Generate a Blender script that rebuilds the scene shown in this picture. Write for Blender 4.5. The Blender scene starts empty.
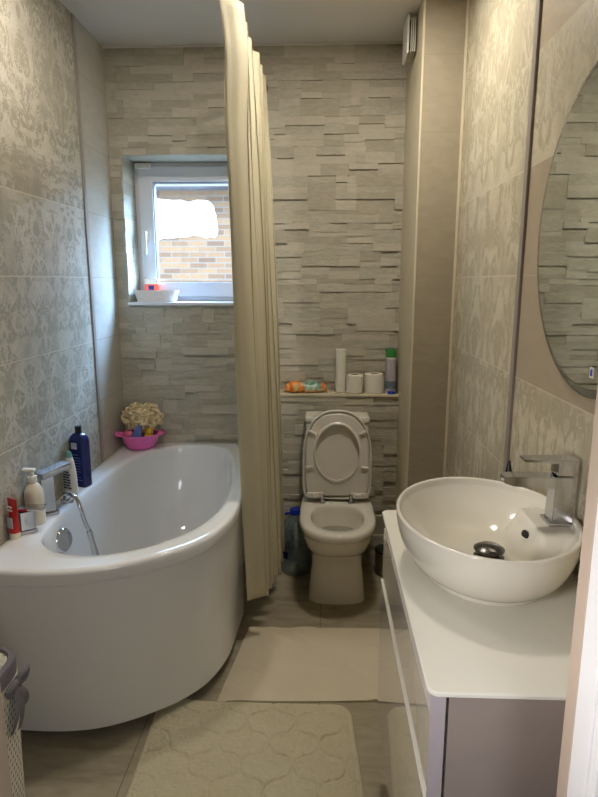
import bpy, bmesh, math, random
from mathutils import Vector, Matrix
PI = math.pi
S = bpy.context.scene
COL = S.collection

# ------------------------------------------------------------------ camera, world, lights, exposure
CAM_Z = 1.50
cd = bpy.data.cameras.new('camera'); cam = bpy.data.objects.new('camera', cd); COL.objects.link(cam)
cd.sensor_fit = 'AUTO'; cd.sensor_width = 36.0; cd.lens = 26.65
cd.clip_start = 0.02
cam.location = (0, 0, CAM_Z)
cam.rotation_euler = (math.radians(90 - 11.31), 0, math.radians(2.284))
S.camera = cam

W = bpy.data.worlds.new('world'); S.world = W; W.use_nodes = True
wn = W.node_tree.nodes; wl = W.node_tree.links
bg = wn['Background']; bg.inputs['Color'].default_value = (0.52, 0.74, 1.0, 1); bg.inputs['Strength'].default_value = 13.0

sun = bpy.data.lights.new('sun', 'SUN'); so = bpy.data.objects.new('sun', sun); COL.objects.link(so)
sun.energy = 2.0; sun.angle = 0.01; sun.color = (1.0, 0.93, 0.82)
so.rotation_euler = Vector((0.35, 0.85, -0.62)).to_track_quat('-Z', 'Y').to_euler()

def area(name, loc, size, power, color, direction=(0, 0, -1), shape='DISK', sy=None):
    l = bpy.data.lights.new(name, 'AREA'); o = bpy.data.objects.new(name, l); COL.objects.link(o)
    l.shape = shape; l.size = size; l.energy = power; l.color = color
    if sy: l.size_y = sy
    o.location = loc; o.rotation_euler = Vector(direction).to_track_quat('-Z', 'Y').to_euler()
    return o
WARM = (1.0, 0.92, 0.80)
area('ceiling_light_centre', (0.13, 2.10, 2.585), 0.16, 13.0, WARM)
area('ceiling_light_bath', (-0.72, 1.95, 2.585), 0.16, 7.5, WARM)
area('hall_fill', (0.70, -0.75, 1.55), 0.6, 7.0, (0.86, 0.93, 1.0), (-0.55, 1.0, -0.25))  # added cool fill behind the camera, lifts the tub front
hl = area('jamb_fill', (-0.38, 0.28, 1.25), 0.24, 1.7, (1.0, 0.96, 0.95), (0.75, 0.50, -0.25))  # added unseen fill aimed at the white door lining
hl.data.spread = math.radians(80)
area('sky_boost', (0.35, 4.35, 3.0), 1.1, 560.0, (0.34, 0.57, 1.0), (-0.95, -1.15, -1.15), 'RECTANGLE', 1.1)  # added area lamp outside the window, strengthens the weak sky light
pt = area('window_portal', (-0.68, 3.33, 1.745), 0.66, 1.0, (1, 1, 1), (0, -1, 0), 'RECTANGLE', 0.72)
pt.data.cycles.is_portal = True

S.view_settings.view_transform = 'Standard'; S.view_settings.look = 'None'
S.view_settings.exposure = 0.0; S.view_settings.gamma = 1.0; S.view_settings.use_curve_mapping = False
S.cycles.use_denoising = True
S.cycles.max_bounces = 10; S.cycles.diffuse_bounces = 5; S.cycles.glossy_bounces = 5
S.cycles.transmission_bounces = 8; S.cycles.transparent_max_bounces = 12
S.cycles.caustics_reflective = False; S.cycles.caustics_refractive = False
S.cycles.sample_clamp_indirect = 6.0

# ------------------------------------------------------------------ material helpers
def srgb(r, g, b):
    f = lambda c: (c / 255 / 12.92) if c / 255 <= 0.04045 else ((c / 255 + 0.055) / 1.055) ** 2.4
    return (f(r), f(g), f(b), 1)

class NT:
    def __init__(s, name):
        s.m = bpy.data.materials.new(name); s.m.use_nodes = True
        s.n = s.m.node_tree.nodes; s.l = s.m.node_tree.links; s.b = s.n['Principled BSDF']
    def node(s, t, **kw):
        n = s.n.new(t)
        for k, v in kw.items(): setattr(n, k, v)
        return n
    def link(s, a, b): s.l.new(a, b)
    def math(s, op, a, b=None, c=None):
        n = s.n.new('ShaderNodeMath'); n.operation = op
        for i, v in enumerate((a, b, c)):
            if v is None: continue
            if isinstance(v, (int, float)): n.inputs[i].default_value = v
            else: s.l.new(v, n.inputs[i])
        return n.outputs[0]
    def pos(s):
        g = s.n.new('ShaderNodeNewGeometry'); return g.outputs['Position']
    def objco(s):
        g = s.n.new('ShaderNodeTexCoord'); return g.outputs['Object']
    def sep(s, v):
        n = s.n.new('ShaderNodeSeparateXYZ'); s.l.new(v, n.inputs[0]); return n.outputs
    def comb(s, x, y, z):
        n = s.n.new('ShaderNodeCombineXYZ')
        for i, v in enumerate((x, y, z)):
            if isinstance(v, (int, float)): n.inputs[i].default_value = v
            else: s.l.new(v, n.inputs[i])
        return n.outputs[0]
    def noise(s, v, scale, detail=3, rough=0.5, dist=0.0):
        n = s.n.new('ShaderNodeTexNoise'); n.inputs['Scale'].default_value = scale
        n.inputs['Detail'].default_value = detail; n.inputs['Roughness'].default_value = rough
        n.inputs['Distortion'].default_value = dist
        if v is not None: s.l.new(v, n.inputs['Vector'])
        return n.outputs['Fac']
    def mapped(s, v, scale):
        n = s.n.new('ShaderNodeMapping'); n.inputs['Scale'].default_value = scale; s.l.new(v, n.inputs[0]); return n.outputs[0]
    def ramp(s, fac, stops):
        n = s.n.new('ShaderNodeValToRGB'); e = n.color_ramp.elements
        e[0].position, e[0].color = stops[0]; e[1].position, e[1].color = stops[-1]
        for p, c in stops[1:-1]:
            x = e.new(p); x.color = c
        s.l.new(fac, n.inputs[0]); return n.outputs[0]
    def mix(s, fac, a, b):
        n = s.n.new('ShaderNodeMix'); n.data_type = 'RGBA'
        if isinstance(fac, (int, float)): n.inputs[0].default_value = fac
        else: s.l.new(fac, n.inputs[0])
        for i, v in ((6, a), (7, b)):
            if isinstance(v, tuple): n.inputs[i].default_value = v
            else: s.l.new(v, n.inputs[i])
        return n.outputs[2]
    def smooth(s, v, lo, hi):
        n = s.n.new('ShaderNodeMapRange'); n.interpolation_type = 'SMOOTHSTEP'
        n.inputs['From Min'].default_value = lo; n.inputs['From Max'].default_value = hi
        s.l.new(v, n.inputs['Value']); return n.outputs[0]
    def bump(s, h, strength, dist=0.01):
        n = s.n.new('ShaderNodeBump'); n.inputs['Strength'].default_value = strength; n.inputs['Distance'].default_value = dist
        s.l.new(h, n.inputs['Height']); s.l.new(n.outputs[0], s.b.inputs['Normal'])
    def set(s, color=None, rough=None, metal=None, **kw):
        for k, v in (('Base Color', color), ('Roughness', rough), ('Metallic', metal)):
            if v is None: continue
            if isinstance(v, (int, float, tuple)): s.b.inputs[k].default_value = v
            else: s.l.new(v, s.b.inputs[k])
        for k, v in kw.items(): s.b.inputs[k.replace('_', ' ')].default_value = v
        return s.m

def plain(name, rgb, rough=0.5, metal=0.0, var=0.05, scale=30.0, bump=0.0, **kw):
    t = NT(name); c = srgb(*rgb)
    nz = t.noise(t.objco(), scale, 3)
    d = tuple(x * (1 - var) for x in c[:3]) + (1,); u = tuple(min(1, x * (1 + var)) for x in c[:3]) + (1,)
    col = t.ramp(nz, [(0.3, d), (0.7, u)])
    if bump: t.bump(nz, bump, 0.004)
    return t.set(col, rough, metal, **kw)

ROW0, ROWH = 0.935, 0.2895          # tile courses of the side walls
def grout(t, z, w=0.0018):
    """1 on the joints between the tile courses"""
    f = t.math('PINGPONG', t.math('SUBTRACT', z, ROW0 - 10 * ROWH), ROWH / 2)   # 0 at a joint
    return t.math('LESS_THAN', f, w), f

def damask(name, lo, hi, axis_flip=False, streak=1.0, gloss=0.3):
    t = NT(name); x, y, z = t.sep(t.pos())[:3]
    jl, jf = grout(t, z)
    jl = t.math('MULTIPLY', jl, t.math('LESS_THAN', z, 1.95))
    # mirrored repeats: leaves and scrolls
    v = t.math('PINGPONG', t.math('ADD', y, 5.03), 0.145)
    row = t.math('FLOOR', t.math('DIVIDE', t.math('SUBTRACT', z, ROW0 - 10 * ROWH), ROWH))
    warp = t.noise(t.pos(), 7, 2)
    zz = t.math('MULTIPLY', z, 1.0 / streak)
    p = t.comb(t.math('MULTIPLY', row, 0.37), v, zz)
    n1 = t.noise(p, 9.5, 2, 0.5, 2.2)
    n2 = t.noise(p, 15, 1.5, 0.5, 2.6)
    n3 = t.noise(t.mapped(t.pos(), (1, 1, 0.6)), 240, 2, 0.6)
    a = t.smooth(n1, 0.48, 0.57)
    b = t.smooth(t.math('ABSOLUTE', t.math('SUBTRACT', n2, 0.5)), 0.05, 0.022)
    pat = t.math('MAXIMUM', t.math('MULTIPLY', a, 0.85), t.math('MULTIPLY', b, 0.75))
    pat = t.math('MULTIPLY', pat, t.math('ADD', t.math('MULTIPLY', t.smooth(n3, 0.3, 0.6), 0.5), 0.5))
    pat = t.math('MULTIPLY', pat, t.smooth(warp, 0.2, 0.6))
    pat = t.math('MULTIPLY', pat, t.math('ADD', 0.55, t.math('MULTIPLY', t.noise(t.pos(), 55, 3, 0.7), 0.6)))
    base = t.mix(t.math('MULTIPLY', n3, 0.25), srgb(*lo), srgb(*hi))
    col = t.mix(pat, base, srgb(*hi))
    col = t.mix(jl, col, srgb(205, 196, 178))
    t.bump(t.math('SUBTRACT', t.math('MULTIPLY', pat, 0.25), jl), 0.35, 0.003)
    r = t.math('SUBTRACT', 0.52, t.math('MULTIPLY', pat, gloss))
    return t.set(col, r)

def tile(name, rgb, rough=0.35, var=0.06, joint=(178, 167, 146)):
    t = NT(name); x, y, z = t.sep(t.pos())[:3]
    jl, jf = grout(t, z)
    nz = t.noise(t.mapped(t.pos(), (1, 1, 2.2)), 11, 5, 0.65, 0.8)
    c = srgb(*rgb)
    col = t.ramp(nz, [(0.3, tuple(q * (1 - var) for q in c[:3]) + (1,)), (0.7, tuple(q * (1 + var) for q in c[:3]) + (1,))])
    col = t.mix(jl, col, srgb(*joint))
    t.bump(t.math('SUBTRACT', t.math('MULTIPLY', nz, 0.3), jl), 0.25, 0.003)
    return t.set(col, rough)

def split_stone():
    t = NT('split_stone'); g = t.n.new('ShaderNodeNewGeometry')
    p = g.outputs['Position']
    nz = t.noise(t.mapped(p, (1, 1, 3.5)), 26, 5, 0.65, 0.4)
    col = t.ramp(nz, [(0.28, srgb(163, 157, 141)), (0.55, srgb(177, 172, 155)), (0.75, srgb(189, 185, 169))])
    r = g.outputs['Random Per Island']
    col = t.mix(t.math('MULTIPLY', t.math('GREATER_THAN', r, 0.62), 0.30), col, srgb(206, 198, 182))
    col = t.mix(t.math('MULTIPLY', t.math('LESS_THAN', r, 0.3), 0.32), col, srgb(152, 141, 123))
    fine = t.noise(t.mapped(p, (1, 1, 3.0)), 90, 4, 0.7)
    t.bump(t.math('ADD', nz, t.math('MULTIPLY', fine, 0.5)), 0.4, 0.006)
    return t.set(col, 0.62)

def floor_mat():
    t = NT('floor_tile'); x, y, z = t.sep(t.pos())[:3]
    j1 = t.math('LESS_THAN', t.math('PINGPONG', t.math('ADD', x, 0.60), 0.30), 0.0016)
    j2 = t.math('LESS_THAN', t.math('PINGPONG', t.math('ADD', y, 0.15), 0.60), 0.0016)
    j = t.math('MAXIMUM', j1, j2)
    nz = t.noise(t.mapped(t.pos(), (2.2, 9, 1)), 3.2, 6, 0.62, 0.7)
    col = t.ramp(nz, [(0.28, srgb(142, 132, 110)), (0.5, srgb(160, 150, 128)), (0.72, srgb(172, 163, 141))])
    col = t.mix(j, col, srgb(112, 102, 86))
    t.bump(t.math('SUBTRACT', t.math('MULTIPLY', nz, 0.3), j), 0.15, 0.003)
    return t.set(col, 0.42)

def outside_brick():
    t = NT('outside_brick')
    b = t.node('ShaderNodeTexBrick'); x, y, z = t.sep(t.pos())[:3]
    t.link(t.comb(x, z, 0.0), b.inputs['Vector'])
    b.inputs['Color1'].default_value = srgb(128, 96, 70); b.inputs['Color2'].default_value = srgb(88, 62, 50)
    b.inputs['Mortar'].default_value = srgb(112, 106, 100)
    b.inputs['Scale'].default_value = 1.0; b.inputs['Brick Width'].default_value = 0.255
    b.inputs['Row Height'].default_value = 0.076; b.inputs['Mortar Size'].default_value = 0.007
    b.inputs['Bias'].default_value = -0.2
    return t.set(b.outputs['Color'], 0.85)

def glass_pane():
    t = NT('window_glass')
    tr = t.n.new('ShaderNodeBsdfTransparent'); gl = t.n.new('ShaderNodeBsdfGlossy'); mx = t.n.new('ShaderNodeMixShader')
    tr.inputs[0].default_value = (0.97, 0.99, 0.98, 1); gl.inputs['Roughness'].default_value = 0.02; mx.inputs[0].default_value = 0.05
    t.link(tr.outputs[0], mx.inputs[1]); t.link(gl.outputs[0], mx.inputs[2]); t.link(mx.outputs[0], t.n['Material Output'].inputs[0])
    return t.m

def clear_plastic():
    t = NT('clear_blue_plastic')
    tr = t.n.new('ShaderNodeBsdfTransparent'); gl = t.n.new('ShaderNodeBsdfGlossy'); mx = t.n.new('ShaderNodeMixShader')
    df = t.n.new('ShaderNodeBsdfDiffuse'); mx2 = t.n.new('ShaderNodeMixShader'); mx2.inputs[0].default_value = 0.14
    df.inputs[0].default_value = srgb(150, 176, 190)
    nz = t.noise(t.objco(), 60, 3)
    tr.inputs[0].default_value = (0.80, 0.88, 0.93, 1); gl.inputs['Roughness'].default_value = 0.08
    t.link(t.ramp(nz, [(0.35, (0.08, 0.08, 0.08, 1)), (0.65, (0.34, 0.34, 0.34, 1))]), mx.inputs[0])
    t.link(tr.outputs[0], mx.inputs[1]); t.link(gl.outputs[0], mx.inputs[2])
    t.link(mx.outputs[0], mx2.inputs[1]); t.link(df.outputs[0], mx2.inputs[2]); t.link(mx2.outputs[0], t.n['Material Output'].inputs[0])
    return t.m

def lattice_mat():
    """white plastic weave with slanted openings through it"""
    t = NT('white_plastic_weave'); uv = t.n.new('ShaderNodeTexCoord').outputs['UV']
    u, v, _ = t.sep(uv)[:3]
    # rows of slanted slots
    k = t.math('FLOOR', v)
    uu = t.math('FRACT', t.math('ADD', t.math('ADD', u, t.math('MULTIPLY', k, 0.5)), t.math('MULTIPLY', t.math('FRACT', v), -0.45)))
    a = t.math('LESS_THAN', t.math('ABSOLUTE', t.math('SUBTRACT', uu, 0.5)), 0.17)
    b = t.math('LESS_THAN', t.math('ABSOLUTE', t.math('SUBTRACT', t.math('FRACT', v), 0.5)), 0.22)
    hole = t.math('MULTIPLY', a, b)
    t.set(srgb(226, 220, 204), 0.4)
    tr = t.n.new('ShaderNodeBsdfTransparent'); mx = t.n.new('ShaderNodeMixShader')
    t.link(hole, mx.inputs[0]); t.link(t.b.outputs[0], mx.inputs[1]); t.link(tr.outputs[0], mx.inputs[2])
    t.link(mx.outputs[0], t.n['Material Output'].inputs[0])
    return t.m

def pile_mat():
    t = NT('cream_pile'); p = t.pos()
    n1 = t.noise(p, 260, 3, 0.7); n2 = t.noise(p, 16, 4, 0.6)
    col = t.mix(n2, srgb(214, 204, 170), srgb(234, 226, 198))
    col = t.mix(t.math('MULTIPLY', n1, 0.5), col, srgb(196, 184, 146))
    t.bump(n1, 0.9, 0.006)
    return t.set(col, 0.95, Sheen_Weight=0.3)

def towel_mat():
    t = NT('cotton_towelling'); p = t.pos(); x, y, z = t.sep(p)[:3]
    n1 = t.noise(p, 420, 2, 0.7); n2 = t.noise(p, 9, 3)
    # woven border of blocks near both long ends
    d1 = t.math('ABSOLUTE', t.math('SUBTRACT', y, 1.935)); d2 = t.math('ABSOLUTE', t.math('SUBTRACT', y, 2.27))
    band = t.math('MAXIMUM', t.math('LESS_THAN', d1, 0.02), t.math('LESS_THAN', d2, 0.02))
    key = t.math('GREATER_THAN', t.math('FRACT', t.math('MULTIPLY', x, 22)), 0.45)
    bk = t.math('MULTIPLY', band, key)
    col = t.mix(n2, srgb(208, 196, 172), srgb(218, 207, 184))
    t.bump(t.math('ADD', t.math('MULTIPLY', n1, 0.4), t.math('MULTIPLY', bk, -0.8)), 0.6, 0.004)
    return t.set(col, 0.95)

def curtain_mat():
    t = NT('cream_curtain_cloth'); p = t.pos()
    n = t.noise(t.mapped(p, (60, 60, 300)), 4, 2)
    col = t.ramp(n, [(0.3, srgb(194, 185, 156)), (0.7, srgb(208, 200, 172))])
    t.bump(n, 0.08, 0.002)
    t.set(col, 0.62)
    tl = t.n.new('ShaderNodeBsdfTranslucent'); mx = t.n.new('ShaderNodeMixShader'); mx.inputs[0].default_value = 0.06
    t.link(col, tl.inputs[0]); t.link(t.b.outputs[0], mx.inputs[1]); t.link(tl.outputs[0], mx.inputs[2])
    t.link(mx.outputs[0], t.n['Material Output'].inputs[0])
    return t.m

def film():
    t = NT('printed_film'); p = t.objco(); x, y, z = t.sep(p)[:3]
    n = t.noise(p, 34, 2, 0.5, 0.8); k = t.smooth(t.math('ADD', x, t.math('MULTIPLY', n, 0.09)), 0.028, 0.040)
    k2 = t.smooth(x, 0.085, 0.075)
    col = t.ramp(n, [(0.36, srgb(214, 92, 30)), (0.5, srgb(232, 150, 60)), (0.62, srgb(238, 206, 150))])
    col = t.mix(t.math('MULTIPLY', t.math('MULTIPLY', k, k2), t.smooth(z, 0.012, 0.022)), col, t.ramp(n, [(0.4, srgb(96, 150, 130)), (0.62, srgb(190, 214, 196))]))
    return t.set(col, 0.28)
M = dict(
    damask_l=damask('damask_tile', (150, 142, 124), (206, 201, 187), streak=1.0),
    damask_r=damask('damask_tile_tall', (164, 154, 130), (212, 205, 184), streak=1.9),
    tile_l=tile('smooth_tile', (188, 182, 170), 0.25),
    tile_r=tile('grey_beige_tile', (168, 154, 132), 0.4),
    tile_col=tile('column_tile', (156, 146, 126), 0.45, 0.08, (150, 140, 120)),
    tile_col_lit=plain('column_tile_lit', (205, 194, 166), 0.45, var=0.03, scale=8),  # column side coloured lighter than the front to carry lamp light
    stone=split_stone(), floor=floor_mat(), brick=outside_brick(), pane=glass_pane(), clear=clear_plastic(),
    ceiling=plain('ceiling_white', (216, 212, 204), 0.35, var=0.01, scale=4),
    hall=plain('hall_paint', (226, 218, 208), 0.7, var=0.02, scale=6),
    jamb=plain('door_frame_beige', (190, 172, 156), 0.5, var=0.02, scale=12),
    jamb_white=plain('door_frame_white', (238, 238, 240), 0.45, var=0.01, scale=12),
    trim=plain('grey_trim', (142, 133, 126), 0.4, 0.0, var=0.04),
    grout=plain('pale_grout', (206, 196, 172), 0.6, var=0.03),
    pvc=plain('white_pvc', (226, 228, 234), 0.3, var=0.01),
    gasket=plain('grey_gasket', (120, 122, 128), 0.6),
    acrylic=plain('white_acrylic', (232, 232, 232), 0.10, var=0.008, scale=5, Coat_Weight=0.5),
    ceramic=plain('white_ceramic', (226, 222, 210), 0.12, var=0.008, scale=5, Coat_Weight=0.4),
    seatp=plain('white_seat_plastic', (222, 217, 208), 0.28, var=0.008, scale=5),
    chrome=plain('chrome', (200, 200, 202), 0.10, 1.0, var=0.02),
    dchrome=plain('dark_chrome', (82, 80, 77), 0.25, 1.0, var=0.05),
    mirror=plain('mirror_silver', (228, 232, 228), 0.01, 1.0, var=0.0),
    mirror_edge=plain('mirror_frosted_band', (176, 180, 174), 0.18, 0.9, var=0.02),
    lacq=plain('glossy_white_lacquer', (214, 208, 204), 0.06, var=0.006, scale=5, Coat_Weight=0.8),
    lacq_side=plain('grey_side_board', (150, 138, 132), 0.45, var=0.03, scale=18),
    lacq_edge=plain('lilac_grey_edge', (178, 168, 174), 0.35, var=0.02),
    counter=plain('white_glass_worktop', (226, 224, 214), 0.12, var=0.006, scale=5),
    dark=plain('dark_gap', (28, 26, 25), 0.8),
    black=plain('black_plastic', (24, 23, 23), 0.35),
    white=plain('white_plastic', (228, 225, 216), 0.35, var=0.02),
    paper=plain('tissue_paper', (228, 223, 208), 0.9, var=0.03, scale=60, bump=0.2),
    card=plain('cardboard_core', (170, 140, 104), 0.9),
    red=plain('red_plastic', (186, 30, 34), 0.35, var=0.05),
    orange=film(),
    teal=plain('teal_print', (110, 168, 150), 0.35, var=0.2, scale=40),
    navy=plain('navy_plastic', (26, 36, 92), 0.22, var=0.08),
    label=plain('grey_label', (176, 178, 186), 0.45, var=0.15, scale=90),
    print=plain('dark_print', (52, 54, 82), 0.5, var=0.1),
    cream=plain('cream_plastic', (226, 216, 196), 0.4, var=0.02),
    pink=plain('pink_plastic', (240, 116, 190), 0.35, var=0.03),
    toyblue=plain('blue_rubber', (104, 120, 184), 0.5, var=0.05),
    yellow=plain('yellow_rubber', (240, 186, 46), 0.45, var=0.05),
    toypink=plain('rose_rubber', (222, 110, 140), 0.5, var=0.05),
    loofah=plain('cream_net', (226, 206, 164), 0.85, var=0.18, scale=120, bump=0.8),
    blue=plain('blue_cap', (22, 58, 178), 0.35, var=0.05),
    green=plain('green_cap', (48, 128, 56), 0.4, var=0.06),
    can=plain('spray_can_lilac', (186, 180, 188), 0.35, 0.2, var=0.1, scale=70),
    fabric=plain('grey_fabric', (112, 108, 112), 0.95, var=0.12, scale=120, bump=0.3),
    lattice=lattice_mat(), pile=pile_mat(), towel=towel_mat(), curtain=curtain_mat(),
    brass=plain('bronze_rod', (140, 112, 78), 0.3, 0.9, var=0.05),
    house_white=plain('matt_white', (246, 246, 246), 0.8, var=0.02),
    eave=plain('eave_board', (104, 100, 110), 0.7, var=0.04),
    ground=plain('outside_paving', (120, 116, 108), 0.9, var=0.1, scale=3),
    basket=plain('printed_basket', (232, 222, 214), 0.55, var=0.12, scale=120),
    salmon=plain('red_orange_jar', (232, 92, 70), 0.35, var=0.05),
    leaf=plain('green_leaf', (60, 120, 62), 0.6, var=0.15),
    water=plain('shaded_toilet_water', (150, 146, 132), 0.03, var=0.01),
    steel=plain('brushed_steel', (150, 140, 122), 0.28, 0.9, var=0.06),
)

# ------------------------------------------------------------------ mesh helpers
def new(): return bmesh.new()

def finish(name, bm, mat, parent=None, world=True, loc=None, angle=35, rot=None):
    me = bpy.data.meshes.new(name)
    if parent is not None and world:
        bmesh.ops.transform(bm, matrix=abs_matrix(parent).inverted(), verts=bm.verts)
    bmesh.ops.recalc_face_normals(bm, faces=bm.faces)
    bm.to_mesh(me); bm.free()
    for p in me.polygons: p.use_smooth = True
    me.set_sharp_from_angle(angle=math.radians(angle))
    o = bpy.data.objects.new(name, me); COL.objects.link(o)
    me.materials.append(M[mat] if isinstance(mat, str) else mat)
    if len(me.vertices) < 4000:
        wm = o.modifiers.new('normals', 'WEIGHTED_NORMAL'); wm.keep_sharp = True
    if parent is not None: o.parent = parent
    if loc is not None: o.location = loc
    if rot is not None: o.rotation_euler = rot
    return o

def abs_matrix(o):
    m = Matrix.Translation(o.location) @ o.rotation_euler.to_matrix().to_4x4()
    return abs_matrix(o.parent) @ m if o.parent else m

def thing(name, label, cat, loc=(0, 0, 0), rz=0, group=None):
    o = bpy.data.objects.new(name, None); COL.objects.link(o); o.empty_display_size = 0.05
    o.location = loc; o.rotation_euler = (0, 0, rz); o['label'] = label; o['category'] = cat
    if group: o['group'] = group
    return o

def tag(o, label, cat, group=None):
    o['label'] = label; o['category'] = cat
    if group: o['group'] = group
    return o

def struct(name, bm, mat, parent=None, angle=35):
    o = finish(name, bm, mat, parent, angle=angle)
    if parent is None: o['kind'] = 'structure'
    return o

def box(bm, x0, x1, y0, y1, z0, z1, bev=0.0, seg=2, mat=None):
    vs = [bm.verts.new((x, y, z)) for x in (x0, x1) for y in (y0, y1) for z in (z0, z1)]
    q = [(0, 1, 3, 2), (4, 6, 7, 5), (0, 4, 5, 1), (2, 3, 7, 6), (0, 2, 6, 4), (1, 5, 7, 3)]
    fs = [bm.faces.new([vs[i] for i in f]) for f in q]
    if mat is not None: bmesh.ops.transform(bm, matrix=mat, verts=vs)
    if bev > 0:
        es = list({e for f in fs for e in f.edges})
        bmesh.ops.bevel(bm, geom=es, offset=bev, segments=seg, profile=0.5, affect='EDGES')
    return bm

def loft(bm, rings, cap0=True, cap1=True, closed=True):
    R = [[bm.verts.new(p) for p in r] for r in rings]
    n = len(R[0])
    for a, b in zip(R[:-1], R[1:]):
        for i in range(n if closed else n - 1):
            j = (i + 1) % n
            bm.faces.new((a[i], a[j], b[j], b[i]))
    if cap0: bm.faces.new(list(reversed(R[0])))
    if cap1: bm.faces.new(R[-1])
    return R

def lathe(bm, prof, c=(0, 0, 0), n=32, cap0=True, cap1=True, sx=1.0, sy=1.0, power=2.0, rz=0.0):
    rings = []
    for r, z in prof:
        ring = []
        for i in range(n):
            a = 2 * PI * i / n; ca, sa = math.cos(a), math.sin(a)
            x = r * sx * math.copysign(abs(ca) ** (2 / power), ca); y = r * sy * math.copysign(abs(sa) ** (2 / power), sa)
            x, y = x * math.cos(rz) - y * math.sin(rz), x * math.sin(rz) + y * math.cos(rz)
            ring.append((c[0] + x, c[1] + y, c[2] + z))
        rings.append(ring)
    loft(bm, rings, cap0, cap1); return bm

def catmull(pts, sub=8, closed=False):
    P = [Vector(p) for p in pts]; n = len(P); out = []
    for i in range(n if closed else n - 1):
        g = (lambda k: P[k % n]) if closed else (lambda k: P[max(0, min(n - 1, k))])
        p0, p1, p2, p3 = g(i - 1), g(i), g(i + 1), g(i + 2)
        for k in range(sub):
            t = k / sub
            out.append(0.5 * ((2 * p1) + (p2 - p0) * t + (2 * p0 - 5 * p1 + 4 * p2 - p3) * t * t + (3 * p1 - p0 - 3 * p2 + p3) * t ** 3))
    if not closed: out.append(P[-1])
    return out

def tube(bm, pts, r, n=10, cap=True):
    pts = [Vector(p) for p in pts]; rings = []
    rr = r if isinstance(r, (list, tuple)) else [r] * len(pts)
    up = Vector((0, 0, 1)); prev = None
    for i, p in enumerate(pts):
        t = (pts[min(i + 1, len(pts) - 1)] - pts[max(i - 1, 0)]).normalized()
        if prev is None:
            a = t.orthogonal().normalized()
        else:
            a = (prev - t * prev.dot(t)).normalized()
        prev = a; b = t.cross(a)
        rings.append([p + (a * math.cos(2 * PI * k / n) + b * math.sin(2 * PI * k / n)) * rr[i] for k in range(n)])
    loft(bm, rings, cap, cap); return bm

def ball(bm, c, r, sx=1, sy=1, sz=1, seg=16, rot=None):
    m = Matrix.Translation(c) @ (rot or Matrix.Identity(4)) @ Matrix.Diagonal((sx * r, sy * r, sz * r, 1))
    bmesh.ops.create_uvsphere(bm, u_segments=seg, v_segments=max(8, seg // 2 + 2), radius=1.0, matrix=m); return bm

# ------------------------------------------------------------------ the room
XL, XR, YB, YF, ZC = -1.06, 0.565, 3.06, 0.75, 2.595
YBOX = 2.96; ZLEDGE = 0.935; XCOL, YCOL = 0.388, 2.59
WX0, WX1, WZ0, WZ1 = -1.003, -0.34, 1.386, 2.107

struct('floor', box(new(), -1.3, 1.3, -1.4, 3.4, -0.1, 0), 'floor')
struct('ceiling', box(new(), -1.3, 1.3, YF - 0.12, 3.4, ZC, ZC + 0.12), 'ceiling')
YT = 2.70
struct('wall_left', box(new(), XL - 0.12, XL, YF - 0.08, YT, 0, ZC), 'damask_l')
struct('wall_left_plain', box(new(), XL - 0.12, XL, YT, YB + 0.30, 0, ZC), 'tile_l')
struct('trim_1', box(new(), XL - 0.01, XL + 0.007, YT - 0.014, YT + 0.014, 0.3, ZC - 0.002, 0.002), 'trim')
YT2 = 1.745
struct('wall_right', box(new(), XR, XR + 0.12, YT2, YB + 0.30, 0, ZC), 'damask_r')
# near panel of the right wall: a plain course between two patterned ones
for nm, z0, z1, mt in (('wall_right_lower', 0, 1.2245, 'damask_r'), ('wall_right_middle', 1.2245, 1.8035, 'tile_r'),
                       ('wall_right_upper', 1.8035, 2.093, 'damask_r'), ('wall_right_top', 2.093, ZC, 'tile_r')):
    struct(nm, box(new(), XR, XR + 0.12, YF - 0.08, YT2, z0, z1), mt)
struct('trim_2', box(new(), XR - 0.008, XR + 0.01, YT2 - 0.015, YT2 + 0.015, 0, ZC - 0.002, 0.002), 'trim')
# column in the far right corner: two tiled faces, lamp light painted into the side, pale bead
bm = new(); box(bm, XCOL + 0.004, XR + 0.01, YCOL, YB + 0.05, 0, ZC); struct('wall_column', bm, 'tile_col')
struct('wall_column_side', box(new(), XCOL, XCOL + 0.02, YCOL + 0.004, YB + 0.02, 0, ZC), 'tile_col_lit')
struct('trim_3', box(new(), XCOL - 0.001, XCOL + 0.007, YCOL - 0.003, YCOL + 0.005, 0, ZC - 0.002, 0.001), 'grout')
struct('trim_4', box(new(), XR - 0.012, XR - 0.001, YCOL - 0.008, YCOL + 0.001, 0, ZC - 0.002, 0.001), 'grout')
struct('trim_5', box(new(), XL, XCOL, YB - 0.018, YB - 0.012, ZC - 0.010, ZC - 0.001, 0.001), 'ceiling')

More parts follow.
